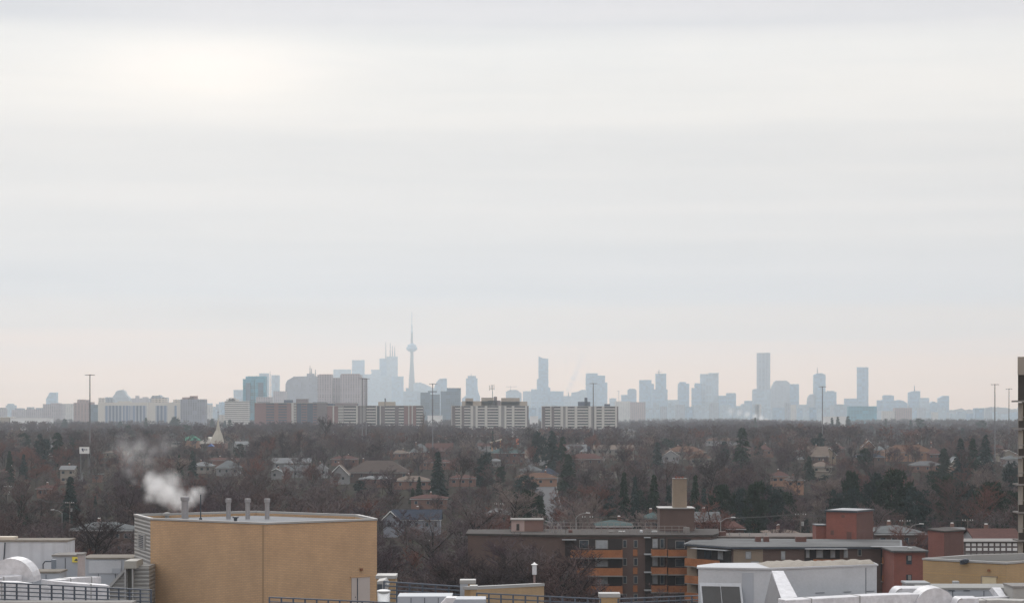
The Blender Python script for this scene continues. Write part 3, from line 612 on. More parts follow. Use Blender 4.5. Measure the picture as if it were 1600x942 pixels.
# main yellow plant room
def ptz(px, Y): return (wx(px, Y), Y)
zt = HC - (815.5 - HY) * 180 / F
def onz(px, py, z): Yv = (HC - z) * F / (py - HY); return (wx(px, Yv), Yv)
P = [onz(415, 815.8, zt), onz(589, 809.5, zt), onz(560, 803.2, zt), onz(400, 797.6, zt), onz(210, 802.5, zt), onz(235, 808.8, zt)]
pr = thing('plant_room', 'large yellow brick rooftop plant room with silver coping and steaming flues', 'plant room', (P[0][0], P[0][1] + 8, ROOF))
wall_quads(P, [0, 5], ROOF, zt - .2, 'brick_wall', yb, pr)
wall_quads(P, [1, 2, 3], ROOF, zt - .2, 'rear_wall', yb, pr)
wall_quads(P, [4], ROOF, zt - .2, 'corrugated_wall', corrugated('silver_corrugated', (0.30, 0.295, 0.28), 0.33, True, .8, .62), pr)
parapet_roof(P, ROOF, zt, yb, silver, pr, plain('white_roof_sheet', (0.22, 0.225, 0.235), 0.9, 0.15), drop=.42, th=.22)
# trims: vertical joint where the corner stands, silver edge strip
def strip(px, py0, py1, Y, w, name, mat, root, dy=.1):
    B(wx(px, Y) - w / 2, wx(px, Y) + w / 2, Y - dy, Y + .02, wz(py1, Y), wz(py0, Y)).build(name, mat, root, True)
def on_wall(a, b, px):                               # point of wall a-b seen in column px
    t_ = (px - CX) / F; ax, ay = a; bx, by = b; dx, dy = bx - ax, by - ay
    s_ = (t_ * ay - ax) / (dx - t_ * dy); return Vector((ax + dx * s_, ay + dy * s_))
def wall_slab(a, b, px0, px1, z0, z1, out, name, mat, root, thick=.08):
    p, q = on_wall(a, b, px0), on_wall(a, b, px1); d = (Vector(b) - Vector(a)).normalized(); nn = Vector((d.y, -d.x))
    if nn.y > 0: nn = -nn
    o0, o1 = nn * out, nn * (out - thick)
    v = []
    for z in (z0, z1):
        for c in (p + o0, q + o0, q + o1, p + o1): v.append((c.x, c.y, z))
    return MB().add(v, [(0, 1, 5, 4), (1, 2, 6, 5), (2, 3, 7, 6), (3, 0, 4, 7), (4, 5, 6, 7), (0, 3, 2, 1)]).build(name, mat, root, True)
def zat(a, b, px, py):
    p = on_wall(a, b, px); return HC - (py - HY) / F * p.y
door_m = plain('door_paint', (0.38, 0.335, 0.31), 0.6, 0.05)
zd = zat(P[0], P[1], 563, 901.5)
dr = wall_slab(P[0], P[1], 549, 577.5, ROOF, zd, .05, 'door', door_m, pr, .1)
fr = MB()
o_ = wall_slab(P[0], P[1], 547, 579, zd, zd + .12, .09, 'door_frame', yb, pr, .14)
def child(o, of): o.parent = of; return o
k_ = wall_slab(P[0], P[1], 558.3, 559.2, ROOF + .02, zd - .02, .065, 'door_gap', dark_metal, None, .02) if False else None
kk = MB(); p_ = on_wall(P[0], P[1], 558.8); kk.box(p_.x - .035, p_.x + .035, p_.y - .12, p_.y - .04, ROOF + .1, zd - .05)
g_ = kk.build('door_seam', dark_metal, pr, True); g_.parent = dr
kk = MB().tube((p_.x - .2, p_.y - .22, wz(932, p_.y)), (p_.x - .2, p_.y - .05, wz(932, p_.y)), .07); g_ = kk.build('handle', dark_metal, pr, True); g_.parent = dr
p_ = on_wall(P[0], P[1], 565); MB().lathe([(.02, -.12), (.14, -.1), (.14, .1), (.02, .12)], (p_.x, p_.y - .12, wz(889, p_.y)), 8).build('wall_lamp', plain('rusty_metal', (0.2, .09, .05), .8), pr, True)
# joint line of the brick
wall_slab(P[5], P[0], 410, 412, ROOF, zt - .25, .012, 'expansion_joint', plain('joint_sealant', (0.25, 0.175, 0.105), 0.9, 0.03), pr, .02)
# louvre on the corrugated face
a, b = P[4], P[5]
lv = wall_slab(a, b, 216, 227.5, zat(a, b, 222, 857), zat(a, b, 222, 833), .10, 'louvre', silver, pr, .12)
for i in range(7):
    z = zat(a, b, 222, 836 + i * 2.9); wall_slab(a, b, 218.5, 225.5, z - .09, z, .12, 'slat', dark_metal, pr, .03)
# flues
def flue(px, yt, yb_, dia, label, cap=True, cone=False):
    Yv = 194.0; x = wx(px, Yv); r = dia / F * Yv / 2 * .95; zb = zt - .45; z1 = wz(yt, Yv)
    o = thing('flue_pipe', label, 'flue', (x, Yv, zb))
    st = plain('flue_steel', (0.24, 0.24, 0.25), 0.45, 0.2, 1.2, streak=True)
    MB().lathe([(r * 1.15, 0), (r, .1), (r, z1 - zb - .35)], (0, 0, 0), 20).build('pipe', st, o, smooth=False)
    MB().lathe([(r * .99, -.37), (r * 1.28, -.30), (r * 1.3, 0), (r * 1.1, .03)], (0, 0, z1 - zb), 20).build('rain_cap', st, o)
flue(289, 776, 806, 11.5, 'widest steel flue on the yellow plant room, steam drifting off it')
flue(357, 779, 809, 7.6, 'slim capped steel flue, first of three right of the wide one')
flue(387, 779, 809, 7.6, 'slim capped steel flue standing in the middle of the row of three')
flue(417.5, 779, 809, 7.6, 'slim capped steel flue, last to the right on the plant room')
o = thing('roof_vent', 'small squat vent beside the wide steaming flue', 'vent', (wx(261, 196), 196, zt - .45)); MB().lathe([(.2, 0), (.2, .25), (.34, .28), (.34, .5), (.1, .56)], n=10).build('vent_body', silver, o)
o = thing('lightning_rod', 'thin black rod on the plant room right of the steaming flue', 'rod', (wx(313.5, 192), 192, zt - .45)); MB().tube((0, 0, 0), (0, 0, 2.3), .06).build('rod', dark_metal, o); MB().tube((0, 0, 0), (0, 0, .25), .14).build('foot_plate', dark_metal, o)
o = thing('roof_vent', 'low dark mushroom vent on the plant room roof between the second and third slim flues', 'vent', (wx(368, 190), 190, zt - .45)); MB().lathe([(.15, 0), (.15, .3), (.3, .34), (.26, .45), (.05, .5)], n=10).build('vent_body', dark_metal, o)

# stair housing beside the corrugated wall, beam and post
ch = thing('stair_housing', 'sloping corrugated stair housing left of the yellow plant room', 'stair housing', (wx(190, 186), 186, ROOF))
cor2 = corrugated('silver_corrugated_low', (0.29, 0.285, 0.27), 0.33, True, .8, .62)
Yc = 184.0
pf = [(wx(168, Yc), ROOF), (wx(168, Yc), wz(921, Yc)), (wx(201, Yc), wz(884, Yc)), (wx(233, Yc), wz(884, Yc)), (wx(233, Yc), ROOF)]
MB().extrude_y(pf, Yc, Yc + 3.2).build('cladding', cor2, ch, True)
MB().tube((wx(167, Yc), Yc - .05, wz(921, Yc)), (wx(201, Yc), Yc - .05, wz(883.5, Yc)), .16, n=4).build('sloping_trim', silver, ch, True)
B(wx(198, Yc), wx(217, Yc), Yc - 1.2, Yc + 2, wz(886, Yc), wz(874.5, Yc)).build('beam_box', plain('grey_trim', (0.30, 0.29, 0.26), 0.6, 0.1), ch, True)
B(wx(198, Yc), wx(200.5, Yc), Yc - 1.15, Yc - .7, ROOF, wz(886, Yc)).build('post', silver, ch, True)
B(wx(209.5, Yc), wx(211.5, Yc), Yc - 1.1, Yc - .7, ROOF, wz(886, Yc)).build('post', silver, ch, True)
B(wx(201, Yc), wx(209, Yc), Yc - .5, Yc - .02, ROOF, wz(886, Yc)).build('dark_shade_fill', plain('recess_shadow_panel', (0.10, 0.095, 0.085), 0.8, 0.1), ch, True)  # solid panel; the shade between the posts is put into its dark colour

# railings
def railing(label, p0, p1, npost, rails, h, base_z=None, r=.045, yb0=None):
    """p0,p1: (x,y,z of top rail)"""
    a, b = Vector(p0), Vector(p1); o = thing('roof_railing', label, 'railing', ((a.x + b.x) / 2, (a.y + b.y) / 2, (a.z + b.z) / 2 - h))
    L_ = (b - a)
    for i in range(rails):
        dz = Vector((0, 0, h * i / rails)); MB().tube(a - dz, b - dz, r if i else r * 1.15, n=6).build('rail', rail_m, o, True)
    for i in range(npost + 1):
        c = a + L_ * i / npost
        MB().box(c.x - .06, c.x + .06, c.y - .04, c.y + .04, c.z - h, c.z + .02).build('post', rail_m, o, True)
    return o
railing('dark five-rail railing along the left roof edge before the ducts', W(-30, 908, 142), W(236, 921, 152), 15, 5, 1.35)
railing('dark railing running in front of the double door of the yellow plant room', W(421, 932.5, 150), W(700, 945, 162), 16, 4, 1.2, r=.045)
railing('dark multi-rail railing between yellow block and square brick pillar', W(600, 908, 164), W(722, 916, 160), 6, 5, 1.5, r=.055)
railing('dark railing in front of the low slanting yellow parapet, reaching the white unit', W(745, 926, 150), W(938, 935, 146), 10, 4, 1.3)
railing('dark railing between small yellow pillar and mesh hood of the white unit', W(966, 935, 150), W(1098, 929.5, 168), 7, 4, 1.2)
lp = thing('parapet', 'plain grey parapet at the bottom left picture corner', 'parapet', (wx(40, 141), 141, ROOF))
B(wx(-60, 141), wx(240, 149), 140.6, 142, ROOF, wz(942, 141)).build('wall', conc, lp, True)
B(wx(-60, 141) - .1, wx(240, 149), 140.4, 142.2, wz(942, 141), wz(939.5, 141)).build('coping', conc, lp, True)

# left rooftop equipment ------------------------------------------------
def unit_box(name, label, cat, px0, px1, pyt, Y, depth, mat, ztop_over=.0, zb=ROOF, roofmat=None, ang=0, seams=0, part='casing'):
    zt_ = wz(pyt, Y); o = thing(name, label, cat, (wx((px0 + px1) / 2, Y), Y + depth / 2, zb), ang)
    w_ = wx(px1, Y) - wx(px0, Y)
    B(-w_ / 2, w_ / 2, -depth / 2, depth / 2, 0, zt_ - zb).build(part, mat, o, bevel=.02)
    if roofmat is not None:
        B(-w_ / 2 - .06, w_ / 2 + .06, -depth / 2 - .06, depth / 2 + .06, zt_ - zb, zt_ - zb + .14).build('lid', roofmat, o)
    for i in range(seams):
        x = -w_ / 2 + w_ * (i + 1) / (seams + 1); B(x - .025, x + .025, -depth / 2 - .015, -depth / 2 + .01, .05, zt_ - zb - .1).build('seam', dark_metal, o)
    return o, w_, zt_
o, w_, z_ = unit_box('air_handler', 'big pale ribbed air handling unit at the left edge, gravelly brown lid', 'air handler', -40, 105, 846, 172, 3, corrugated('ribbed_white', (0.50, 0.52, 0.55), 0.9, False, .25, .9), roofmat=gravel)
B(-w_ / 2 + 1.5, -w_ / 2 + 3.0, -1.0, .5, z_ - ROOF + .1, z_ - ROOF + .35).build('roof_hatch', cream, o)
MB().tube((wx(6, 171.5) - o.location.x, -1.6, z_ - ROOF - .05), (wx(3, 171.5) - o.location.x, -1.6, z_ - ROOF - 2.2), .05).build('cable', dark_metal, o)
# curved duct elbow
def elbow(name, label, cxp, cyp, Y, R0, width, a0, a1, mat, depth, part='duct'):
    c = Vector(W(cxp, cyp, Y)); secs = []; n = 14
    for i in range(n + 1):
        t_ = R(a0 + (a1 - a0) * i / n); d = Vector((math.cos(t_), 0, math.sin(t_)))
        i0 = c + d * (R0 - width); o0 = c + d * R0
        secs.append([i0, o0, o0 + Vector((0, depth, 0)), i0 + Vector((0, depth, 0))])
    o = thing(name, label, 'duct', (c.x, Y, ROOF))
    MB().sweep(secs).build(part, mat, o, True)
    return o, c
e1, c1 = elbow('duct_elbow', 'rounded white duct bend at the left edge in front of the big ribbed unit', 16, 909, 158, 1.72, 1.4, 0, 180, foil, 2.4)
def duct(name, label, pts, w, h, mat, band=2.0, bevel=.04):
    """rectangular duct along ground points (x,y,ztop)"""
    secs = []
    for i, p in enumerate(pts):
        p = Vector(p); d = (Vector(pts[min(i + 1, len(pts) - 1)]) - Vector(pts[max(i - 1, 0)])); d.z = 0; d.normalize(); q = Vector((d.y, -d.x, 0)) * w / 2
        secs.append([p - q - Vector((0, 0, h)), p + q - Vector((0, 0, h)), p + q, p - q])
    o = thing(name, label, 'duct', (pts[0][0], pts[0][1], ROOF))
    MB().sweep(secs).build('casing', mat, o, True, bevel=bevel)
    for a, b in zip(pts, pts[1:]):
        a, b = Vector(a), Vector(b); L_ = (b - a).length; n = int(L_ / band); d = (b - a).normalized()
        for i in range(1, n + 1):
            c = a + d * (L_ * i / (n + 1)); dd = Vector((d.x, d.y, 0)).normalized(); q = Vector((dd.y, -dd.x, 0)) * (w / 2 + .03); e = dd * .04
            up_ = Vector((0, 0, .03)); dn = Vector((0, 0, h + .02))
            vv = [c - q - dn - e, c + q - dn - e, c + q + up_ - e, c - q + up_ - e, c - q - dn + e, c + q - dn + e, c + q + up_ + e, c - q + up_ + e]
            MB().add(vv, [(0, 1, 2, 3), (4, 7, 6, 5), (0, 4, 5, 1), (1, 5, 6, 2), (2, 6, 7, 3), (3, 7, 4, 0)]).build('band', silver, o, True)
    for p in (pts[0], pts[-1]): MB().box(p[0] - .08, p[0] + .08, p[1] - .08, p[1] + .08, ROOF, p[2] - h + .05).build('support', dark_metal, o, True)
    return o
duct('roof_duct', 'white foil duct stub at the left edge above the railing', [W(-30, 903, 156), W(27, 897.5, 158)], 1.3, 1.1, foil)
duct('roof_duct', 'long white foil duct just behind the left railing', [W(-30, 907, 151), W(30, 908, 152), W(72, 914, 153)], 1.4, 1.2, foil)
duct('roof_duct', 'white foil duct running right towards the sloping corrugated housing', [W(70, 905, 155), W(110, 909, 156), W(168, 913, 157)], 1.5, 1.5, foil)
duct('roof_duct', 'narrow white duct crossing behind the one that meets the corrugated housing', [W(84, 905, 160), W(118, 901, 163), W(149, 900, 166)], 1.0, .5, foil)
o, w_, z_ = unit_box('equipment_cabinet', 'low grey equipment cabinet with gravelly top behind the left ducts', 'cabinet', 30, 93, 895, 163, 2.6, unit, roofmat=gravel, seams=2)
o, w_, z_ = unit_box('equipment_cabinet', 'pale cabinet with yellow warning label left of the concrete post', 'cabinet', 82, 122, 869, 168, 3, unit, roofmat=conc, seams=1)
xl = wx(113, 166.4) - o.location.x
B(xl - .32, xl + .32, -1.6, -1.5, wz(880, 166.4) - ROOF, wz(871.5, 166.4) - ROOF).build('warning_label', plain('yellow_label', (0.65, 0.55, 0.08), 0.6, 0.05), o)
MB().add([(xl - .16, -1.62, wz(877.6, 166.4) - ROOF), (xl + .16, -1.62, wz(877.6, 166.4) - ROOF), (xl, -1.62, wz(873.6, 166.4) - ROOF), (xl - .16, -1.605, wz(877.6, 166.4) - ROOF), (xl + .16, -1.605, wz(877.6, 166.4) - ROOF), (xl, -1.605, wz(873.6, 166.4) - ROOF)],
         [(0, 1, 2), (3, 5, 4), (0, 3, 4, 1), (1, 4, 5, 2), (2, 5, 3, 0)]).build('warning_triangle', dark_metal, o)
B(-w_ / 2 - .15, -w_ / 2 + .1, -1.62, -1.4, .2, .3).build('bracket', dark_metal, o)
o, w_, z_ = unit_box('control_box', 'small blue grey control box with bent black pipe', 'control box', 80, 86, 873.5, 166, .5, plain('blue_grey_box', (0.16, 0.19, 0.23), 0.5, 0.1), zb=wz(888, 166))
MB().path([(-.1, -.1, .55), (-.65, -.1, .55), (-.8, -.1, .35), (-.8, -.1, -.45)], .05).build('pipe', dark_metal, o)
o, w_, z_ = unit_box('long_air_handler', 'long grey white air handler behind the left ducts, gravel strip on its lid', 'air handler', 127, 207, 873, 196, 4.5, unit, roofmat=gravel, seams=2)
B(wx(131, 193.7) - o.location.x, wx(182, 193.7) - o.location.x, -2.32, -2.2, wz(898, 193.7) - ROOF, wz(878, 193.7) - ROOF).build('front_panel', white_m, o)
B(wx(168, 193.7) - o.location.x, wx(182, 193.7) - o.location.x, -2.4, -2.3, wz(898, 193.7) - ROOF, wz(890, 193.7) - ROOF).build('access_panel', unit, o)
o, w_, z_ = unit_box('concrete_post', 'pinkish concrete post between labelled cabinet and long air handler', 'post', 121, 129, 867, 165, 1.0, plain('pink_concrete', (0.34, 0.30, 0.29), 0.9, 0.1), roofmat=conc, part='shaft')

# middle bits -----------------------------------------------------------
def brick_pier(label, px0, px1, pyt, Y, depth, pymid=None, name='brick_pier', wall=yb2):
    zt_ = wz(pyt, Y); x0, x1 = wx(px0, Y), wx(px1, Y); o = thing(name, label, 'pier', ((x0 + x1) / 2, Y + depth / 2, ROOF))
    B(x0, x1, Y, Y + depth, ROOF, zt_ - .28).build('brick_body', wall, o, True)
    B(x0 - .06, x1 + .06, Y - .06, Y + depth + .06, zt_ - .28, zt_).build('coping', silver, o, True, bevel=.03)
    if pymid: B(x0 - .03, wx(pymid, Y), Y - .03, Y + depth, ROOF, zt_ - .28).build('metal_cladding', unit, o, True)
    return o
brick_pier('low yellow block with curved silver coping at the right foot of the plant room', 588, 618, 898.5, 176, 2.5)
brick_pier('square yellow pillar with grey metal cladding on its left side', 719.5, 742, 905.5, 158, 1.1, 731.5)
brick_pier('small yellow pillar with silver cap at the bottom, between two railings', 937, 968, 926.5, 150, 1.2)
o = thing('air_cooled_box', 'low silver box with dark slanted opening tucked beside the plant room', 'vent hood', (wx(600, 174), 174, ROOF))
MB().extrude_y([(wx(589, 172), wz(930, 172)), (wx(589, 172), wz(908, 172)), (wx(601, 172), wz(906, 172)), (wx(606, 172), wz(914, 172)), (wx(602, 172), wz(930, 172))], 172, 175).build('hood', silver, o, True)
B(wx(589.5, 172), wx(597, 172), 171.9, 172.05, wz(922, 172), wz(912, 172)).build('opening', dark_metal, o, True)
o = thing('water_tank', 'shiny steel cylinder with white lid in front of the plant room corner', 'tank', (wx(599.5, 160), 160, ROOF))
MB().lathe([(.46, 0), (.46, wz(923.5, 160) - ROOF)], n=24).build('cylinder', plain('bright_steel', (0.5, 0.5, 0.5), 0.25, 0.1, metal=.8), o, smooth=True)
MB().lathe([(.5, 0), (.5, .08), (.3, .14)], (0, 0, wz(923.5, 160) - ROOF), 24).build('lid', white_p, o)
# slanting parapet: (803,916)->(850,910)
Yp0, Yp1 = 156, 172
sp_ = thing('yellow_parapet', 'long low yellow parapet with silver coping rising to the right', 'parapet', (wx(790, 160), 160, ROOF))
A0, A1 = Vector(W(736, 916, Yp0)), Vector(W(850, 910.5, Yp1)); dxy = Vector((A1.x - A0.x, A1.y - A0.y, 0)).normalized(); qn = Vector((-dxy.y, dxy.x, 0)) * .5
def slantwall(a, b, z0a, z0b, h, q, name, mat, root):
    v = [a + Vector((0, 0, 0)), b, b + q, a + q]; lo = [Vector((p.x, p.y, z)) for p, z in zip(v, (z0a, z0b, z0b, z0a))]
    hi = [p + Vector((0, 0, h)) for p in v]
    return MB().add(lo + hi, [(0, 1, 5, 4), (1, 2, 6, 5), (2, 3, 7, 6), (3, 0, 4, 7), (4, 5, 6, 7), (0, 3, 2, 1)]).build(name, mat, root, True)
slantwall(A0, A1, ROOF, ROOF, -.22, qn, 'brick_body', yb2, sp_)
slantwall(A0 + Vector((-.05, -.06, -.22)), A1 + Vector((.05, -.06, -.22)), A0.z - .22, A1.z - .22, .22, qn * 1.15, 'coping', silver, sp_)
brick_pier('narrow yellow end pier where the rising parapet starts', 735, 745, 914.5, 154.5, 1.0)
o, w_, z_ = unit_box('condenser_unit', 'wide low grey unit with dark marks below the railing, left of the white duct end', 'air handler', 621, 706, 931, 154, 3, unit, seams=3)
o, w_, z_ = unit_box('roof_unit', 'low grey box at the bottom edge right of the slanted white duct end', 'air handler', 706, 759, 935.5, 147, 2.5, unit)
o = thing('duct_end', 'bright white slanted duct end at the bottom edge left of centre', 'duct', (wx(697, 145), 145, ROOF))
MB().extrude_y([(wx(684, 145), wz(948, 145)), (wx(697, 145), wz(933.5, 145)), (wx(713, 145), wz(933.5, 145)), (wx(703, 145), wz(948, 145))], 145, 146.5).build('casing', foil, o, True)
# vent stack on pole beyond
o = thing('roof_ventilator', 'small roof ventilator with white cap on a post beyond the rising parapet', 'vent', (wx(835, 185), 185, ROOF))
zc = wz(897, 185) - ROOF
MB().lathe([(.09, -2), (.09, zc)], n=10).build('post', plain('faded_red_post', (0.22, .16, .15), .8), o); MB().lathe([(.19, 0), (.19, .75), (.1, .78)], (0, 0, zc), 14).build('drum', foil, o)
MB().lathe([(.1, .75), (.30, .84), (.1, .95), (.03, 1.05)], (0, 0, zc), 14).build('cap', white_p, o)

# white air handler at right ---------------------------------------------
Yw = 170.0
ah = thing('white_air_handler', 'large white air handling unit with rippled lid and dark mesh intake hood', 'air handler', (wx(1230, Yw), Yw, ROOF))
zt2 = HC - (889.5 - HY) * 160 / F
poly = [onz(1204, 889.5, zt2), onz(1370, 883.5, zt2), onz(1362, 879.5, zt2), onz(1120, 881.5, zt2), onz(1092, 885, zt2), onz(1091, 888, zt2)]
MB().prism(poly, ROOF, zt2).build('casing', white_m, ah, True)
lid = ring_inset(poly, -.12); MB().prism(lid, zt2 + .002, zt2 + .12).build('lid', plain('lid_sheet', (0.40, 0.41, 0.43), 0.6, 0.1), ah, True)
# rippled tarpaulin-like top
tp = MB(); rr = random.Random(3); nx, ny = 26, 5; vs = []
q0, q1, q2, q3 = [Vector((*p, zt2 + .13)) for p in (poly[0], poly[1], poly[2], onz(1180, 881, zt2))]
for j in range(ny + 1):
    for i in range(nx + 1):
        a = q0.lerp(q1, i / nx); b = q3.lerp(q2, i / nx); p = a.lerp(b, .06 + .88 * j / ny); e = min(i, nx - i, j * 2, (ny - j) * 2) > 0
        vs.append((p.x, p.y, p.z + (.12 + rr.uniform(0, .16) if e else .0)))
tp.add(vs, [(j * (nx + 1) + i, j * (nx + 1) + i + 1, (j + 1) * (nx + 1) + i + 1, (j + 1) * (nx + 1) + i) for j in range(ny) for i in range(nx)])
tp.build('rippled_cover', plain('cover_sheet', (0.30, 0.275, 0.24), 0.9, 0.15, 1.0), ah, True)
fa, fb = poly[0], poly[1]
for px in (1352.5,): wall_slab(fa, fb, px, px + .8, ROOF, zt2 - .1, .02, 'seam', dark_metal, ah, .03)
for a_, b_, y_ in ((1274, 1288, 925.5), (1318, 1330, 924), (1354, 1366, 922.8)): wall_slab(fa, fb, a_, b_, zat(fa, fb, a_, y_ + .8), zat(fa, fb, a_, y_), .03, 'handle_bar', dark_metal, ah, .04)
la, lb = poly[5], poly[0]
for px in (1160.5, 1181): pass
wall_slab(la, lb, 1159.5, 1177.5, ROOF, zt2 - .25, .03, 'side_panel', unit, ah, .04)
# intake hood: a wedge leaning out towards the viewer
h0, h1 = on_wall(la, lb, 1093), on_wall(la, lb, 1158)
zh = HC - (909.5 - HY) / F * (h0.y); zl = ROOF + .3
dn = Vector(((lb[1] - la[1]), -(lb[0] - la[0]))).normalized(); dn = dn if dn.y < 0 else -dn
s0, s1 = h0 + dn * 2.6 + Vector((.8, 0)), h1 + dn * 2.6 + Vector((.8, 0))
V3 = lambda p, z: (p.x, p.y, z)
MB().add([V3(h0, zh), V3(h1, zh), V3(s1, zl), V3(s0, zl), V3(h0, zl), V3(h1, zl)], [(0, 1, 2, 3), (0, 3, 4), (1, 5, 2), (3, 2, 5, 4), (0, 4, 5, 1)]).build('intake_hood', white_m, ah, True)
nrm = (Vector(V3(h1, zh)) - Vector(V3(h0, zh))).cross(Vector(V3(s0, zl)) - Vector(V3(h0, zh))).normalized(); nrm = nrm if nrm.y < 0 else -nrm
c4 = [Vector(V3(h0, zh)), Vector(V3(h1, zh)), Vector(V3(s1, zl)), Vector(V3(s0, zl))]; cc = sum(c4, Vector()) / 4
mesh_m = plain('dark_mesh', (0.055, 0.055, 0.055), 0.7, 0.2, 0.6)
def inset_panel(f0, f1, name):
    a, b, c, d = c4; q = [a.lerp(b, f0), a.lerp(b, f1), d.lerp(c, f1), d.lerp(c, f0)]
    q = [q[0].lerp(q[3], .05), q[1].lerp(q[2], .05), q[2], q[3]]
    MB().add([p + nrm * .05 for p in q] + [p + nrm * .01 for p in q], [(0, 1, 2, 3), (4, 7, 6, 5), (0, 4, 5, 1), (1, 5, 6, 2), (2, 6, 7, 3), (3, 7, 4, 0)]).build(name, mesh_m, ah, True)
inset_panel(.04, .485, 'mesh_panel'); inset_panel(.505, .95, 'mesh_panel')
# slanting triangular duct leaning on the casing
sd_ = thing('slanted_duct', 'bright slanted duct leaning down from the white unit with grey triangular side', 'duct', (wx(1225, 156), 156, ROOF))
def quadprism(pts, back, name, mat, root):
    f = [Vector(p) for p in pts]; b = [p + Vector(back) for p in f]; n = len(f)
    MB().add(f + b, [tuple(range(n)), tuple(reversed(range(n, 2 * n)))] + [(i, (i + 1) % n, n + (i + 1) % n, n + i) for i in range(n)]).build(name, mat, root, True)
quadprism([W(1206, 891, 157), W(1224, 891, 157.5), W(1246, 932, 150.5), W(1221, 935, 149.5)], (0, 1.0, -.2), 'chute', foil, sd_)
quadprism([W(1206, 892, 157.1), W(1220.5, 935, 149.6), W(1216, 955, 150), W(1191, 955, 157)], (.15, .8, 0), 'side_plate', plain('grey_side_plate', (0.22, 0.22, 0.23), 0.6, 0.1), sd_)
MB().tube(W(1205, 907, 156.5), W(1204.5, 950, 155.5), .07).build('edge_bar', silver, sd_, True)
# long white duct in front
duct('long_duct', 'very long white foil duct along the bottom right edge', [W(1222, 935.5, 149), W(1300, 931.5, 150), W(1372, 927.5, 151), W(1428, 926, 152)], 1.5, 1.3, foil, band=3)
def hood(label, px0, px1, pyt, Y, h, depth, name='curved_duct', mat=foil):
    x0, x1 = wx(px0, Y), wx(px1, Y); zt_ = wz(pyt, Y); o = thing(name, label, 'duct', ((x0 + x1) / 2, Y, ROOF)); w = x1 - x0; n = 10
    pf = [(x0, zt_ - h)] + [(x0 + w * .28 * (1 - math.cos(R(90 * i / n))), zt_ - h * .9 * (1 - math.sin(R(90 * i / n)))) for i in range(n + 1)] + [(x1, zt_), (x1, zt_ - h)]
    MB().extrude_y(pf, Y, Y + depth).build('casing', mat, o, True, bevel=.04)
    MB().extrude_y([(a, b) for a, b in pf[1:n + 2]] + [(a + .06 if i == 0 else a, b - .06) for i, (a, b) in enumerate(reversed(pf[1:n + 2]))], Y - .05, Y - .005).build('rim', silver, o, True)
    return o
hood('humped white duct behind the long one at bottom right', 1393, 1450, 918.5, 158, 1.7, 2.4)
e2, c2 = elbow('curved_duct', 'round-backed white duct with grey flat end at bottom right', 1462, 950, 151, 1.42, 1.1, 10, 175, foil, 2.6)
MB().lathe([(1.1, 0), (1.1, .1)], (0, 0, 0), 20)
hood('low rounded white duct at the bottom edge near the right corner', 1492, 1530, 934, 149, 1.2, 2.0)
duct('flat_duct', 'flat white duct reaching the bottom right picture corner', [W(1515, 936, 152), W(1560, 935, 152), W(1640, 938, 151)], 1.4, 1.0, plain('dull_foil', (0.36, 0.35, 0.33), 0.5, 0.15))
duct('thin_duct', 'thin white duct laid across the grey unit near the right corner', [W(1500, 933.5, 156), W(1540, 932, 158), W(1582, 930.5, 160)], .7, .4, foil, band=9)
o, w_, z_ = unit_box('grey_air_handler', 'low grey air handler with dark inspection marks in front of the right yellow block', 'air handler', 1440, 1586, 920.5, 165, 4, unit, roofmat=plain('dusty_lid', (0.27, 0.27, 0.26), 0.8), seams=2)
for a_, b_ in ((1490, 1500), (1514, 1524)):
    B(wx(a_, 163) - o.location.x, wx(b_, 163) - o.location.x, -2.06, -1.99, wz(926, 163) - ROOF, wz(925, 163) - ROOF).build('handle_bar', dark_metal, o)
quad = thing('slanted_duct', 'small bright slanted duct on the grey air handler at right', 'duct', (wx(1560, 160), 160, ROOF))
quadprism([W(1550, 917, 162), W(1563, 917, 162), W(1573, 932, 159), W(1562, 932, 159)], (0, 1, -.3), 'chute', foil, quad)
o, w_, z_ = unit_box('roof_unit', 'beige grey box cut by the bottom right edge', 'cabinet', 1583, 1640, 918, 158, 3, plain('beige_grey', (0.33, 0.32, 0.30), 0.7, 0.12), roofmat=conc)
o, w_, z_ = unit_box('curb_block', 'small flat-topped grey block left of the right yellow block', 'block', 1417, 1452, 912.5, 168, 2.2, conc, roofmat=paleroof)
o, w_, z_ = unit_box('vent_cube', 'small grey vent cube on the lid in front of the right yellow block', 'vent', 1490, 1499, 907.5, 172, .6, silver, zb=wz(920, 172))

# right yellow block
zt3 = HC - (877.5 - HY) * 182 / F
Q = [onz(1573, 877.8, zt3), onz(1690, 868, zt3), onz(1650, 862, zt3), onz(1512, 866.2, zt3), onz(1442, 871.2, zt3)]
yr = thing('plant_room', 'yellow brick rooftop block with tan door at the right, cut by the picture edge', 'plant room', (wx(1550, 188), 188, ROOF))
wall_quads(Q, [4], ROOF, zt3 - .2, 'brick_wall', yb2, yr); wall_quads(Q, [0], ROOF, zt3 - .2, 'brick_wall', yb2, yr); wall_quads(Q, [1, 2, 3], ROOF, zt3 - .2, 'rear_wall', yb2, yr)
parapet_roof(Q, ROOF, zt3, yb2, silver, yr, gravel, drop=.6, th=.3)
a, b = Q[4], Q[0]
wall_slab(a, b, 1535, 1557, ROOF, zat(a, b, 1546, 901), .05, 'door', plain('tan_door', (0.50, 0.42, 0.27), 0.6, 0.04), yr)
wall_slab(a, b, 1533, 1559, zat(a, b, 1546, 901), zat(a, b, 1546, 899), .07, 'door_lintel', tanb, yr)
wall_slab(a, b, 1533, 1534.8, ROOF, zat(a, b, 1546, 901), .07, 'door_frame', tanb, yr)
p = on_wall(a, b, 1505); fl = MB().lathe([(.10, 0), (.28, .1), (.32, .35), (.2, .45)], (p.x + .1, p.y - .35, wz(880, p.y)), 10).build('flood_lamp', dark_metal, yr, True)
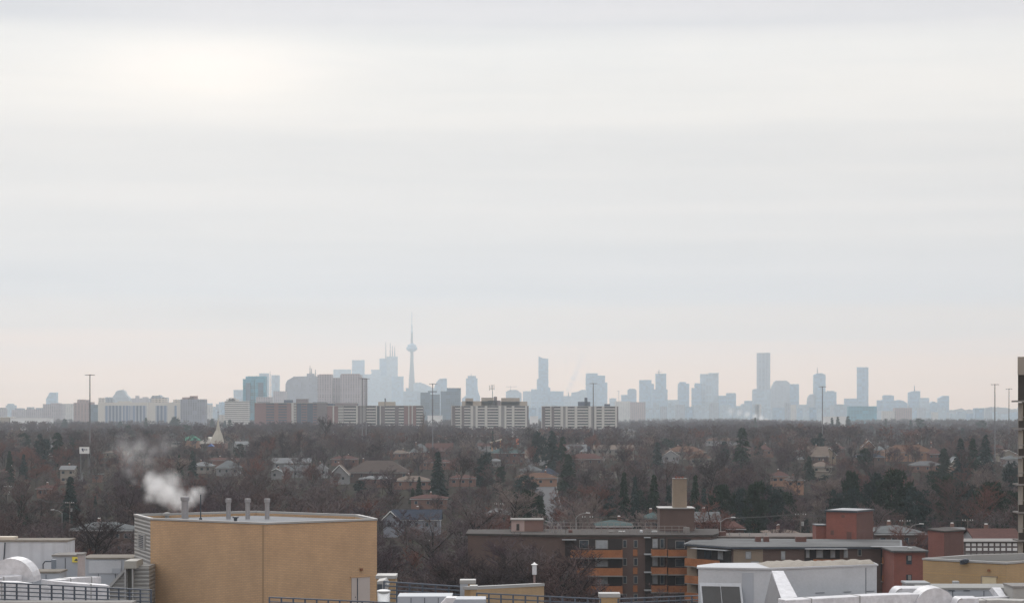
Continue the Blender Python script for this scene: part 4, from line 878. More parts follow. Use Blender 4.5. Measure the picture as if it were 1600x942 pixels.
B(p.x - .3, p.x + .12, p.y - .3, p.y - .02, wz(877, p.y) - .2, wz(877, p.y) + .15).build('lamp_bracket', dark_metal, yr, True)
p = on_wall(a, b, 1544.5); MB().lathe([(.03, -.1), (.13, -.08), (.13, .08), (.03, .1)], (p.x, p.y - .1, wz(890.5, p.y)), 8).build('wall_fitting', plain('rusty_metal', (0.2, .09, .05)), yr, True)
wall_slab(a, b, 1443, 1600 if False else 1572, zat(a, b, 1500, 897), zat(a, b, 1500, 896.4), .01, 'brick_course', plain('course_band', (0.42, 0.29, 0.14), .9), yr, .02)

# high-rise at right edge
Yr = 219.0
hr = thing('high_rise', 'concrete apartment high-rise corner with balconies, cut by the right picture edge', 'apartment block', (wx(1604, Yr), Yr, 0))
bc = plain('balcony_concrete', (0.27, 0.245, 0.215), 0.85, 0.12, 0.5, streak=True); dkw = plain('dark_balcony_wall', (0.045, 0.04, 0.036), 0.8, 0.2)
MB().prism([(wx(1598.5, Yr), Yr + .5), (wx(1700, Yr), Yr + .5), (wx(1700, Yr + 22), Yr + 22), (wx(1604, Yr + 22), Yr + 22)], 0, wz(575, Yr)).build('wall', plain('high_rise_wall', (0.12, .105, .09), .85), hr, True)
MB().prism([(wx(1590, Yr - 1.6), Yr - 1.6), (wx(1702, Yr), Yr - 1.6), (wx(1702, Yr), Yr + 22), (wx(1598, Yr + 22), Yr + 22)], wz(586, Yr), wz(558, Yr)).build('roof_fascia', bc, hr, True)
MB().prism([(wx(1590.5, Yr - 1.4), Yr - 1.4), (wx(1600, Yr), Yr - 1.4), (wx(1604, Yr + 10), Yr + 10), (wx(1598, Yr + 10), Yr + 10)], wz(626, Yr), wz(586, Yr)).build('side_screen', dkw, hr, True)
B(wx(1589.8, Yr - 1.6), wx(1700, Yr), Yr - 1.6, Yr + 1, wz(628, Yr), wz(625.5, Yr)).build('balcony_slab', conc, hr, True)
for i in range(6):
    y = 669 + i * 43.4
    B(wx(1591, Yr - 1.5), wx(1700, Yr), Yr - 1.5, Yr + 1, wz(y + 1.5, Yr), wz(y - 1, Yr)).build('balcony_slab', conc, hr, True)
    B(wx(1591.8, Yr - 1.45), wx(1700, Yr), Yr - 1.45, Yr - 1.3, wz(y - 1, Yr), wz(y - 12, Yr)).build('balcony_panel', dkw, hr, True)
    rl = MB(); rl.tube(W(1591.8, y - 17.5, Yr - 1.4), W(1700, y - 17.5, Yr - 1.4), .04)
    rl.tube(W(1592, y - 17.5, Yr - 1.4), W(1592, y - 12, Yr - 1.4), .04); rl.build('balcony_rail', conc, hr, True)
    B(wx(1596.8, Yr - 1.2), wx(1598.4, Yr - 1.2), Yr - 1.2, Yr + .5, wz(y - 1, Yr) , wz(y - 40, Yr)).build('pillar', bc, hr, True)

# ================================================================ brown brick apartment building with orange balconies (about 340 m)
def appt():
    Yb = 340.0; gz = -.3
    root = thing('apartment_building', 'brown brick low-rise with orange balcony fronts and fenced flat roof', 'apartment building', (wx(960, Yb), Yb, 0))
    X = lambda px, Y=Yb: wx(px, Y); Zp = lambda py, Y=Yb: wz(py, Y)
    zr = Zp(838)
    # left dark flank (731..880) recedes, main front 880..1073
    Lf = [(X(731, 344), 344), (X(882), Yb), (X(1110), Yb), (X(1120, 345), 345), (X(1120, 358), 358), (X(735, 356), 356)]
    MB().prism(Lf, gz, zr).build('wall', bb, root, True)
    MB().prism(ring_inset(Lf, -.35), zr + .003, zr + .30).build('roof', plain('brown_roof_felt', (0.055, 0.048, 0.045), 0.9, 0.2), root, True)
    # balcony bays of the main front: recess + panel + window + slab
    def bay(x0, x1, y, hgt=11.5, dep=1.5, side=True):
        z0 = Zp(y + hgt); z1 = Zp(y)
        B(X(x0), X(x1), Yb - dep, Yb - dep + .12, z0, z1).build('balcony_front', orange_p, root, True)
        B(X(x0) + .002, X(x0) + .12, Yb - dep + .12, Yb, z0, z1).build('balcony_side', orange_p, root, True)
        B(X(x1) - .12, X(x1) - .002, Yb - dep + .12, Yb, z0, z1).build('balcony_side', orange_p, root, True)
        B(X(x0) - .05, X(x1) + .05, Yb - dep - .05, Yb - .01, z0 - .2, z0).build('balcony_slab', conc, root, True)
    def recess_panel(x0, x1, y0, y1):
        B(X(x0), X(x1), Yb - .05, Yb + .3, Zp(y1), Zp(y0)).build('recess_panel', plain('recess_shade_paint', (0.04, 0.035, 0.035), 0.9, 0.2), root, True)  # panel on the wall face, balcony shade painted in as dark colour
    def win(x0, x1, y0, y1, Yv=Yb, m=win_g, fr=conc):
        w = B(X(x0, Yv), X(x1, Yv), Yv - .10, Yv + .1, Zp(y1, Yv), Zp(y0, Yv)).build('window', fr, root, True)
        g = MB().box(X(x0, Yv) + .1, X(x1, Yv) - .1, Yv - .13, Yv - .09, Zp(y1, Yv) + .1, Zp(y0, Yv) - .1).build('pane', m, root, True); g.parent = w
    for k in range(4):
        y = 858 + 28 * k
        xl_ = 891 + [0, 10, 21, 30][k]
        recess_panel(xl_ - 8, 972, y - 17, y + 10); bay(xl_, 972, y)
        win(930, 950, y - 15, y - 1, m=pale_glass); win(905, 920, y - 15, y - 1)
        for x in (972.5, 989.5): win(x + .5, x + 7, y - 15, y - 3, m=win_g)
        B(X(989), X(996), Yb - .09, Yb, Zp(y + 10), Zp(y)).build('spandrel_panel', orange_p, root, True)
        recess_panel(1008, 1040, y - 18, y + 10); bay(1017, 1041, y - 1, 10)
        B(X(1006), X(1017), Yb - 1.7, Yb - .2, Zp(y + 7.5), Zp(y + 6)).build('balcony_slab', paleroof, root, True)
        win(1019, 1028, y - 17, y - 2, m=pale_glass); win(1031, 1038, y - 17, y - 2, m=win_g)
        recess_panel(1043, 1080, y - 17, y + 10); bay(1043, 1080, y - .5, 10); win(1055, 1070, y - 14, y - 1)
    # awning-like thin eave strips
    for a, b, y in ((878, 900, 842), (1006, 1016, 838.5)): B(X(a), X(b), Yb - 1.2, Yb - .01, Zp(y + 1), Zp(y)).build('eave_strip', paleroof, root, True)
    # roof-edge railing
    rail_c = plain('pale_railing', (0.25, 0.22, 0.21), 0.7, 0.1)
    pts = [W(853, 836, 344.5), W(884, 837.5, 343), W(1072, 834, 343)]
    seg = [(Vector(pts[0]), Vector(pts[1]), 5), (Vector(pts[1]), Vector(pts[2]), 17)]
    rr_ = MB()
    for a, b, n in seg:
        a.z = b.z = zr + .35
        for i in range(n + 1):
            c = a.lerp(b, i / n); rr_.tube(c, c + Vector((0, 0, 1.15)), .05, n=4)
            rr_.tube(c + Vector((0, 0, .55)), c + Vector((0, .8, 0)), .04, n=4)
        for h in (.6, 1.15): rr_.tube(a + Vector((0, 0, h)), b + Vector((0, 0, h)), .05, n=4)
    a, b = Vector(W(862, 829, 354)), Vector(W(1076, 829, 354)); a.z = b.z = zr + .35
    for i in range(23):
        c = a.lerp(b, i / 22); rr_.tube(c, c + Vector((0, 0, 1.15)), .05, n=4)
    for h in (.6, 1.15): rr_.tube(a + Vector((0, 0, h)), b + Vector((0, 0, h)), .05, n=4)
    rr_.build('roof_railing', rail_c, root, True)
    # stair head 799..848
    Yz = 350; o = root
    B(X(799, Yz), X(819.5, Yz), Yz, Yz + .3, zr, Zp(812.5, Yz)).build('stair_head_end', plain('pink_render', (0.38, 0.29, 0.27), 0.85, 0.08), root, True)
    B(X(799.3, Yz), X(849, Yz), Yz + .3, Yz + 5, zr, Zp(812.5, Yz)).build('stair_head_wall', bb, root, True)
    B(X(798.5, Yz) - .1, X(849.5, Yz), Yz - .2, Yz + 5.2, Zp(812.5, Yz), Zp(811, Yz)).build('stair_head_roof', conc, root, True)
    B(X(819.7, Yz), X(849, Yz), Yz - .02, Yz + .28, zr, Zp(812.6, Yz)).build('stair_head_wall', plain('dark_pink_brick', (0.19, 0.12, 0.105), 0.9, 0.1), root, True)
    w = B(X(807, Yz), X(811.5, Yz), Yz - .08, Yz + .02, Zp(828, Yz), Zp(818, Yz)).build('door', dkw, root, True)
    # boiler room + tall tan chimney
    Yz = 351
    B(X(1031, Yz), X(1085, Yz), Yz, Yz + 6, zr, Zp(794.5, Yz)).build('boiler_room', bb, root, True)
    B(X(1029, Yz), X(1086, Yz), Yz - .3, Yz + 6.2, Zp(794.5, Yz), Zp(793, Yz)).build('boiler_room_roof', silver, root, True)
    ck = B(X(1052.5, Yz), X(1074, Yz), Yz + 1, Yz + 3.5, Zp(793, Yz), Zp(748.5, Yz)).build('chimney', tanb, root, True)
    ck.name = 'chimney_stack'
    B(X(1052, Yz), X(1074.5, Yz), Yz + .9, Yz + 3.6, Zp(748.5, Yz), Zp(747.3, Yz)).build('chimney_cap', conc, root, True)
    for x in (1058, 1063, 1068): MB().tube((X(x, Yz), Yz + 2, Zp(748, Yz)), (X(x, Yz), Yz + 2, Zp(744.5, Yz)), .18).build('flue_pot', rb, root, True)
    rgx = random.Random(8)
    for x, y, w_, h_ in ((868, 829, 3, 5), (893, 833, 6, 4), (1006, 832, 4, 3), (1015, 826, 2, 6), (958, 832, 8, 2.5), (975, 832, 10, 2.2), (1027, 832, 9, 2.5), (1078, 828, 9, 8)):
        B(X(x - w_ / 2), X(x + w_ / 2), Yb + 6, Yb + 7.5, zr + .3, zr + .3 + h_ * .1).build('roof_vent', rgx.choice([silver, conc, rbd, white_m]), root, True)
appt()
def appt2():
    Yb = 322.0; root = thing('apartment_building', 'long brown and beige brick block with pale flat roof right of the fenced one', 'apartment building', (wx(1250, Yb), Yb, 0))
    X = lambda px, Y=Yb: wx(px, Y); Zp = lambda py, Y=Yb: wz(py, Y)
    z1 = Zp(857)
    poly = [(X(1074, 330), 330), (X(1145), Yb), (X(1404), Yb), (X(1404, 340), 340), (X(1090, 344), 344)]
    MB().prism(poly, -.3, z1).build('wall', bb, root, True)
    MB().prism(ring_inset(poly, -.6), z1 + .003, z1 + .28).build('roof_edge', dark_metal, root, True)
    MB().prism(ring_inset(poly, -.2), z1 + .29, z1 + .34).build('roof', plain('pale_grey_roof', (0.105, 0.108, 0.11), 0.8, 0.6, 0.12), root, True)
    la, lb = poly[0], poly[1]; fa, fb = poly[1], poly[2]
    za = lambda py, px=1110: zat(la, lb, px, py)
    zf = lambda py: zat(fa, fb, 1250, py)
    wall_slab(la, lb, 1074, 1089, -.2, z1 - .05, .06, 'beige_panel', tanb, root)
    wall_slab(la, lb, 1089.5, 1143, za(886), z1 - .1, .03, 'recess_panel', plain('recess_shade_paint', (0.04, .035, .035)), root, .05)  # flat panel whose dark colour stands for the shade behind the balcony
    for k in range(4):
        wall_slab(la, lb, 1079, 1133, za(885 + 27 * k), za(873 + 27 * k), 1.2, 'balcony_front', orange_p, root, .12)
        wall_slab(la, lb, 1079, 1133, za(886.5 + 27 * k), za(885 + 27 * k), 1.25, 'balcony_slab', conc, root, 1.1)
    wall_slab(la, lb, 1122, 1130, za(872), za(858), .06, 'window', pale_glass, root); wall_slab(la, lb, 1101, 1112, za(872), za(858), .06, 'window', win_g, root)
    wall_slab(fa, fb, 1146, 1192, -.2, z1 - .05, .06, 'beige_panel', tanb, root)
    def w2(x0, x1, y0, y1, m=pale_glass):
        w = wall_slab(fa, fb, x0, x1, zf(y1), zf(y0), .12, 'window', conc, root)
        g = wall_slab(fa, fb, x0 + .9, x1 - .9, zf(y1 - 1), zf(y0 + 1), .14, 'pane', m, root); g.parent = w
    w2(1164.5, 1174, 860.5, 873); w2(1220, 1227, 860, 874); w2(1173, 1186, 876, 884)
    wall_slab(fa, fb, 1257, 1312, zf(884), z1 - .1, .03, 'recess_panel', plain('recess_shade_paint', (0.04, .035, .035)), root, .05)  # no depth here, balcony shade is painted as a dark panel
    for x0, x1 in ((1259, 1265), (1275, 1286), (1297, 1305), (1318, 1325)): w2(x0, x1, 858, 871)
    w2(1340, 1346, 857, 868, win_g)
    wall_slab(fa, fb, 1376, 1398, zf(905), zf(858), .03, 'recess_panel', plain('recess_shade_paint', (0.04, .035, .035)), root, .05)  # painted shade panel behind the right-hand balconies
    for k in range(3):
        wall_slab(fa, fb, 1269, 1318, zf(884 + 28 * k), zf(872.5 + 28 * k), 1.2, 'balcony_front', orange_p, root, .12)
        wall_slab(fa, fb, 1376, 1397, zf(879 + 28 * k), zf(869.5 + 28 * k), 1.2, 'balcony_front', orange_p, root, .12)
        wall_slab(fa, fb, 1376, 1397, zf(880 + 28 * k), zf(879 + 28 * k), 1.2, 'balcony_slab', conc, root, 1.1)
    for x0, x1, y in ((1257, 1322, 856), (1360, 1416, 852.5), (1089, 1143, 855)):
        a_, b_ = (fa, fb) if x0 > 1200 else (la, lb)
        wall_slab(a_, b_, x0, x1, zat(a_, b_, x0, y + 1), zat(a_, b_, x0, y), 1.4, 'balcony_canopy', paleroof, root, 1.3)
    for x, y in ((1185, 841), (1198, 844), (1248, 840), (1256, 841)):
        B(X(x - 4, 334), X(x + 4, 334), 334, 335.5, z1 + .3, z1 + .3 + .8).build('roof_vent', rbd, root, True)
    # red blocks joined behind
    r2 = thing('red_stair_tower', 'painted red brick stair tower with dark flat roof above the pale-roofed block', 'building', (X(1318, 345), 345, 0))
    Yq = 345
    pq = [(X(1291, 345), 345), (X(1338, 342), 342), (X(1364, 348), 348), (X(1316, 352), 352)]
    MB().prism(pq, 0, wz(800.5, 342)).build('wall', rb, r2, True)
    MB().prism(ring_inset(pq, -.3), wz(800.5, 342) + .003, wz(800.5, 342) + .28).build('roof', dark_metal, r2, True)
    MB().prism(ring_inset(pq, .25), wz(800.5, 342) + .285, wz(800.5, 342) + .34).build('roof_top', paleroof, r2, True)
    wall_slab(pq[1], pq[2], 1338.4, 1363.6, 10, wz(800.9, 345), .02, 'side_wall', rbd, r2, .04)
    MB().box(X(1275, 346), X(1292, 346), 346, 350, 0, wz(821, 346)).build('lower_wall', rb, r2, True)
    MB().box(X(1274, 346), X(1292, 346), 345.8, 350.2, wz(821, 346), wz(819.6, 346)).build('lower_roof', dark_metal, r2, True)
    for x0, x1, y0, y1 in ((1298, 1303, 828, 835), (1323, 1330.5, 830.5, 844), (1315, 1320, 804, 808)):
        wall_slab(pq[0], pq[1], x0, x1, zat(pq[0], pq[1], x0, y1), zat(pq[0], pq[1], x0, y0), .04, 'window' if y1 < 840 else 'door', rbd if y1 < 840 else plain('brown_door', (.12, .05, .04)), r2)
    r3 = thing('red_brick_block', 'red brick block with pale thin roof and two windows beside the right yellow block', 'building', (X(1420, 312), 312, 0))
    B(X(1397, 312), X(1446, 312), 312, 322, 0, wz(862, 312)).build('wall', rb, r3, True)
    B(X(1395, 312) - .2, X(1447, 312) + .3, 311.5, 322.5, wz(862, 312), wz(859.5, 312)).build('roof', plain('pale_grey_roof', (0.34, .345, .345)), r3, True)
    for y in (867, 897):
        w = B(X(1416, 312), X(1424.5, 312), 311.9, 312.1, wz(y + 14, 312), wz(y, 312)).build('window', win_g, r3, True)
        g = B(X(1418.5, 312), X(1423.5, 312), 311.84, 311.9, wz(y + 8, 312), wz(y + .8, 312)).build('blind', conc, r3, True); g.parent = w
    B(X(1419, 316), X(1425, 316), 315, 316.5, wz(859.5, 312), wz(855, 316)).build('roof_vent', silver, r3, True)
    r4 = thing('red_brick_block', 'dark red brick box building behind, right of the silver hip roof', 'building', (X(1478, 345), 345, 0))
    pq = [(X(1450, 352), 352), (X(1475, 345), 345), (X(1505.5, 349), 349), (X(1480, 358), 358)]
    MB().prism(pq, 0, wz(831.5, 345)).build('wall', rb, r4, True)
    MB().prism(ring_inset(pq, -.25), wz(831.5, 345), wz(831.5, 345) + .25).build('roof', plain('brown_roof_felt', (0.075, 0.066, 0.062)), r4, True)
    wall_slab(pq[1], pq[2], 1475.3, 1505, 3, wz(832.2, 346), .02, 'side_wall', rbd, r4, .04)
    # mid strip between: brown wall left of the red block
    r5 = thing('brown_brick_block', 'low brown brick wing with beige wall strip behind the pale-roofed block', 'building', (X(1230, 352), 352, 0))
    B(X(1085, 354), X(1290, 354), 352, 362, 0, wz(840, 352)).build('wall', bb, r5, True)
    B(X(1084, 354), X(1291, 354), 351.7, 362.3, wz(840, 352), wz(837.6, 352)).build('roof', plain('brown_roof_edge', (0.13, 0.11, 0.10), 0.9), r5, True)
    B(X(1093, 352), X(1144, 352), 351.85, 352.05, 5, wz(840.5, 352)).build('beige_panel', tanb, r5, True)
    for x in (1140, 1156, 1171, 1197): MB().tube((X(x, 355), 355, wz(838, 352)), (X(x, 355), 355, wz(832, 355)), .14).build('vent_pipe', silver, r5, True)
    for x in (1094, 1127): B(X(x, 355) - .6, X(x, 355) + .7, 354, 356, wz(838, 352), wz(830, 355)).build('roof_vent', rbd, r5, True)
appt2()
# ================================================================ houses
RFC = {'r': shingle('red_brown_shingle', (0.0922, 0.0490, 0.0432)), 'o': shingle('orange_tan_shingle', (0.1181, 0.0680, 0.0472)), 'g': shingle('grey_shingle', (0.1224, 0.1224, 0.1260)), 'b': shingle('brown_shingle', (0.0864, 0.0684, 0.0612)),
       'p': shingle('pale_grey_shingle', (0.1728, 0.1764, 0.1800)), 'k': shingle('blue_black_shingle', (0.0360, 0.0432, 0.0612)), 'n': shingle('green_shingle', (0.0612, 0.0900, 0.0900)), 't': shingle('tan_shingle', (0.1584, 0.1260, 0.1044)),
       'G': shingle('bright_green_roof', (0.0720, 0.2160, 0.1512)), 's': shingle('silver_grey_shingle', (0.1188, 0.1260, 0.1282))}
WLC = {'b': hb, 'o': ob, 'w': plain('house_render', (0.25, 0.228, 0.205), .85, .12), 'W': plain('white_siding', (0.28, 0.28, 0.285), .8, .08), 'c': plain('cream_house_wall', (0.28, 0.25, 0.21), .85, .12), 'r': rbd, 'l': plain('pale_blue_siding', (0.25, 0.265, 0.30), .8, .08), 't': tanb, 'g': plain('grey_siding', (0.22, 0.22, 0.22), .8, .1), 'B': bb}
HOUSES = []
def house(x0, x1, yr, ye, wh, kind, rf, wl, label, depth=9.0, ang=0, chim=True, Yv=None, wins=3, yb_=None, name='house', cat='house'):
    """x0,x1: eave columns; yr ridge row; ye eave row; wh wall height; kind: hip | gx (ridge across) | gy (gable to the viewer) | flat"""
    Y = Yv or solveY(ye, wh); g = G(Y); ze = g + wh if Yv is None else wz(ye, Y); wh = ze - g
    w = (x1 - x0) / F * Y; cxx = wx((x0 + x1) / 2, Y)
    zr = max(.9, wz(yr, Y + depth / 2) - ze); zr = min(zr, w * .5 if kind == 'gy' else depth * .5)
    o = thing(name, label, cat, (cxx, Y + depth / 2, g), R(ang))
    hw, hd = w / 2, depth / 2; e = .45
    iw, id_ = hw - e, hd - e
    if kind == 'gx': MB().extrude_y([(-iw, -1), (iw, -1), (iw, wh), (-iw, wh)], -id_, id_).build('wall', WLC[wl], o)
    else: B(-iw, iw, -id_, id_, -1, wh - .02).build('wall', WLC[wl], o)
    rm = MB(); t = .18
    if kind == 'hip':
        k = min(hw * .85, hd * .95); r0, r1 = -hw + k, hw - k
        if r1 - r0 < .4: r0, r1 = -.2, .2
        rm.add([(-hw, -hd, wh), (hw, -hd, wh), (hw, hd, wh), (-hw, hd, wh), (-hw, -hd, wh + t), (hw, -hd, wh + t), (hw, hd, wh + t), (-hw, hd, wh + t), (r0, 0, wh + zr), (r1, 0, wh + zr)],
               [(3, 2, 1, 0), (0, 1, 5, 4), (1, 2, 6, 5), (2, 3, 7, 6), (3, 0, 4, 7), (4, 5, 9, 8), (5, 6, 9), (6, 7, 8, 9), (7, 4, 8)])
    elif kind == 'gx':
        rm.add([(-hw, -hd, wh), (hw, -hd, wh), (hw, hd, wh), (-hw, hd, wh), (-hw, 0, wh + zr), (hw, 0, wh + zr), (-hw, 0, wh + zr - t), (hw, 0, wh + zr - t), (-hw, -hd, wh - t), (hw, -hd, wh - t), (hw, hd, wh - t), (-hw, hd, wh - t)],
               [(0, 1, 5, 4), (3, 4, 5, 2), (8, 6, 7, 9), (11, 10, 7, 6), (0, 8, 9, 1), (3, 2, 10, 11), (0, 4, 6, 8), (4, 3, 11, 6), (1, 9, 7, 5), (5, 7, 10, 2)])
        for s_ in (-1, 1): gb = MB().add([(s_ * iw, -id_, wh + .0), (s_ * iw, id_, wh + .0), (s_ * iw, 0, wh + zr - t), (s_ * (iw - .2), -id_, wh), (s_ * (iw - .2), id_, wh), (s_ * (iw - .2), 0, wh + zr - t)], [(0, 1, 2), (5, 4, 3), (0, 3, 4, 1), (1, 4, 5, 2), (2, 5, 3, 0)]); gb.build('gable', WLC[wl], o)
    elif kind == 'gy':
        rm.add([(-hw, -hd, wh), (0, -hd, wh + zr), (hw, -hd, wh), (-hw, hd, wh), (0, hd, wh + zr), (hw, hd, wh), (-hw, -hd, wh - t), (0, -hd, wh + zr - t), (hw, -hd, wh - t), (-hw, hd, wh - t), (0, hd, wh + zr - t), (hw, hd, wh - t)],
               [(0, 1, 4, 3), (1, 2, 5, 4), (6, 9, 10, 7), (7, 10, 11, 8), (0, 6, 7, 1), (1, 7, 8, 2), (3, 4, 10, 9), (4, 5, 11, 10), (0, 3, 9, 6), (2, 8, 11, 5)])
        gb = MB().extrude_y([(-iw, wh - .01), (iw, wh - .01), (0, wh + zr * iw / hw - t)], -id_, -id_ + .2)
        gb.build('gable', WLC[wl], o)
        tr = MB()
        for s_ in (-1, 1): tr.tube((s_ * hw, -hd - .05, wh - .05), (0, -hd - .05, wh + zr - .05), .13, n=4)
        tr.build('barge_board', white_p, o)
    else:
        rm.box(-hw, hw, -hd, hd, wh, wh + .35)
    rm.build('roof', RFC[rf], o)
    if kind in ('hip', 'gx'):
        B(-hw, hw, -hd - .08, -hd + .0, wh - .16, wh + .02).build('gutter', plain('gutter_white', (0.42, .42, .42), .6), o)
    fl = 2 if wh > 4.6 else 1
    for f_ in range(fl):
        zc = wh - 1.25 - f_ * 2.7
        if zc < .3: break
        for i in range(wins):
            xc = -iw + (i + .5 + rsH.uniform(-.12, .12)) * 2 * iw / wins; ww = rsH.uniform(.4, .75)
            fr_ = B(xc - ww, xc + ww, -id_ - .06, -id_ + .02, zc - .5, zc + .5).build('window', WFR, o)
            pn = B(xc - ww + .12, xc + ww - .12, -id_ - .09, -id_ - .055, zc - .45, zc + .5).build('pane', win_g, o); pn.parent = fr_
    if chim:
        xc = rsH.uniform(-.5, .5) * hw; c_ = B(xc - .35, xc + .35, .4, 1.0, wh - .3, wh + zr + .7).build('chimney', WLC['b'], o)
        B(xc - .25, xc + .25, .5, .9, wh + zr + .7, wh + zr + .9).build('chimney_pot', white_p, o)
    HOUSES.append((x0 - 1, x1 + 1, yr, ye + min(9, wh * F / Y * .75), Y))
    return o
WFR = plain('window_frame_paint', (0.26, 0.25, 0.24), .7, .2)
rsH = random.Random(21)
H = house
# left
H(92, 117, 727, 733, 5.6, 'gx', 'p', 'c', 'cream two-storey house with pale sloping roof among the left trees', depth=8, wins=2)
H(116, 128, 737, 740, 3.2, 'flat', 'p', 'g', 'flat white-roofed garage right of the cream two-storey house', depth=5, wins=1, chim=False, name='garage', cat='garage')
H(142, 160, 739, 741.5, 3.0, 'flat', 'p', 'b', 'thin white flat-roofed shed between the left trees', depth=4, wins=1, chim=False, name='shed', cat='shed')
H(64, 80, 688, 690, 5.0, 'gx', 'g', 'W', 'white slat-fronted house inside the dark conifers at left', depth=8, wins=4, chim=False)
H(160, 198, 704, 707, 2.8, 'hip', 't', 'c', 'long tan bungalow half hidden by steam at left', depth=9)
H(0, 18, 730, 736, 3.4, 'hip', 'r', 'b', 'reddish roofed house at the left picture edge', depth=9)
H(55, 84, 757, 763, 3.4, 'hip', 'r', 'b', 'low reddish house behind the small left spruce', depth=9)
H(106, 208, 815, 828, 3.6, 'hip', 's', 'B', 'long silver grey roofed house behind the left rooftop units', depth=10, wins=7, Yv=470)
H(284, 311, 679, 688, 5.2, 'hip', 'G', 'o', 'brick pavilion with bright green hipped roof', depth=12, chim=False, wins=2, name='pavilion', cat='pavilion')
H(266, 285, 688, 690, 3.5, 'flat', 'p', 'w', 'low grey banded building left of the green-roofed pavilion', depth=8, chim=False, wins=6)
H(297, 333, 721, 728, 3.2, 'hip', 'p', 'w', 'pale low hip-roofed house, left of two below the church', depth=10)
H(336, 374, 719, 731, 3.4, 'hip', 's', 'g', 'grey hip-roofed house, right of two below the church', depth=11)
H(318, 384, 715, 719, 3.2, 'hip', 'r', 'b', 'dark red long roof behind the two grey roofs below the church', depth=9)
H(364, 386, 689, 694, 4.6, 'gx', 'p', 'W', 'white-edged slanting roof right of the church', depth=9, ang=24, wins=2)
H(424, 486, 715, 723, 3.0, 'gx', 'p', 'g', 'long pale flat-looking roof behind two bare trees, left of centre', depth=9, wins=4)
H(420, 442, 731, 737, 3.0, 'gy', 's', 'g', 'small grey gabled house under the long pale roof', depth=9, wins=1)
H(442, 482, 726, 735, 3.0, 'gx', 's', 'g', 'grey roofed bungalow right of the small grey gable', depth=9)
H(492, 512, 724, 733, 3.6, 'hip', 'g', 'W', 'little grey house with pale walls left of the big dark roof', depth=8, wins=2)
H(514, 546, 722, 742, 3.6, 'gy', 't', 'g', 'grey-brown front gable of the big dark roofed house', depth=10, wins=2)
H(540, 640, 719, 738, 4.0, 'hip', 'b', 'B', 'very wide dark brown roof in the middle trees', depth=16, wins=6)
H(560, 610, 743, 748, 3.2, 'hip', 'p', 'b', 'bright grey hip roof with dark eave line just below the wide dark roof', depth=9, chim=False)
H(613, 674, 743, 751, 3.2, 'hip', 't', 'b', 'dull tan hip roof between bright grey roof and tall dark spruce', depth=10)
H(516, 560, 712, 717, 3.2, 'hip', 'r', 'b', 'dark red strip of roof above the wide dark roof', depth=8, chim=True)
H(608, 640, 703, 708, 3.2, 'hip', 't', 'b', 'faint tan roof among trees left of the grey and red roofs', depth=9)
H(640, 672, 693, 706, 3.4, 'hip', 's', 'b', 'grey hip roof beside the dark red roof near the birch trunks', depth=12)
H(664, 708, 692, 704, 3.4, 'gx', 'r', 'r', 'dark red roof carrying two bright white skylight strips', depth=11)
H(654, 706, 717, 722, 3.2, 'hip', 'r', 'b', 'reddish roof above the tall dark spruce', depth=9)
H(746, 786, 692, 697, 3.4, 'gx', 'r', 'W', 'red-roofed house with white gable left of the green roof', depth=10)
H(764, 821, 699, 707.5, 5.2, 'hip', 'n', 'r', 'brick house with green hipped roof and small windows', depth=12, wins=5, chim=False)
H(760, 785, 716, 720, 2.6, 'hip', 'p', 'g', 'low white-roofed porch under the green-roofed brick house', depth=6, chim=False, wins=1)
H(820, 858, 703, 715.5, 3.4, 'gx', 't', 'W', 'tan-roofed house with white eave joined right of the green roof', depth=13, wins=2)
H(841, 859, 692, 698, 4.5, 'gy', 'p', 'W', 'little white gable rising behind the tan roof', depth=8, wins=1, chim=False)
H(812, 848, 727, 735, 3.2, 'hip', 's', 'g', 'blue-grey roof tucked above the orange-tan one', depth=9, chim=False)
H(840, 874, 731, 741, 3.2, 'hip', 'k', 'g', 'dark slate roof right of the blue-grey one', depth=9)
H(803, 872, 738, 747, 3.2, 'hip', 'o', 'o', 'orange-tan hip roof with white garage door in front of the spruces', depth=10, wins=4)
H(884, 918, 694, 705, 3.6, 'gx', 'p', 'W', 'bright pale roof right of the tall central spruce', depth=10, wins=1)
H(905, 930, 694, 704, 3.8, 'gx', 'k', 'W', 'dark blue roof with white walls beside the bright pale roof', depth=9, wins=3)
H(888, 944, 708, 717, 4.4, 'hip', 'r', 'B', 'long red-brown roof on dark brown walls in front of the pale house row', depth=9, wins=4)
H(924, 992, 695, 702, 5.6, 'gx', 't', 'w', 'pale house row with dark windows behind the forked bare tree', depth=12, wins=8)
H(936, 966, 731, 735, 3.0, 'flat', 't', 'w', 'small pinkish flat roof at the foot of the pale house row', depth=6, wins=2, chim=False)
H(1034, 1062, 703, 712, 3.6, 'gy', 'o', 'W', 'white-gabled house under the left end of the orange roofs', depth=10, wins=2)
H(1040, 1104, 697, 706, 3.8, 'hip', 'o', 'w', 'long orange roof right of the small dark conifer', depth=14, wins=4)
H(1078, 1112, 705, 716, 4.2, 'hip', 'o', 'w', 'orange roof and pale wall behind the dark forked tree', depth=10, wins=3)
H(1103, 1161, 684, 688.5, 3.6, 'hip', 'o', 'W', 'distant orange roof above a bright white wall strip', depth=10, wins=5)
H(975, 992, 670, 673, 5.5, 'gx', 'p', 'c', 'tiny cream house standing high in the wood right of the slabs', depth=10, wins=3, chim=False)
H(1144, 1178, 693, 700, 3.6, 'hip', 'r', 'b', 'reddish roof partly behind the big dark spruce', depth=10)
H(1172, 1210, 694, 703.5, 3.8, 'hip', 'r', 'b', 'red-brown house with two white windows right of the big spruce', depth=11, wins=2)
H(1206, 1235, 736, 744, 3.8, 'hip', 'r', 'o', 'brown-roofed orange brick house above the pine cluster', depth=9)
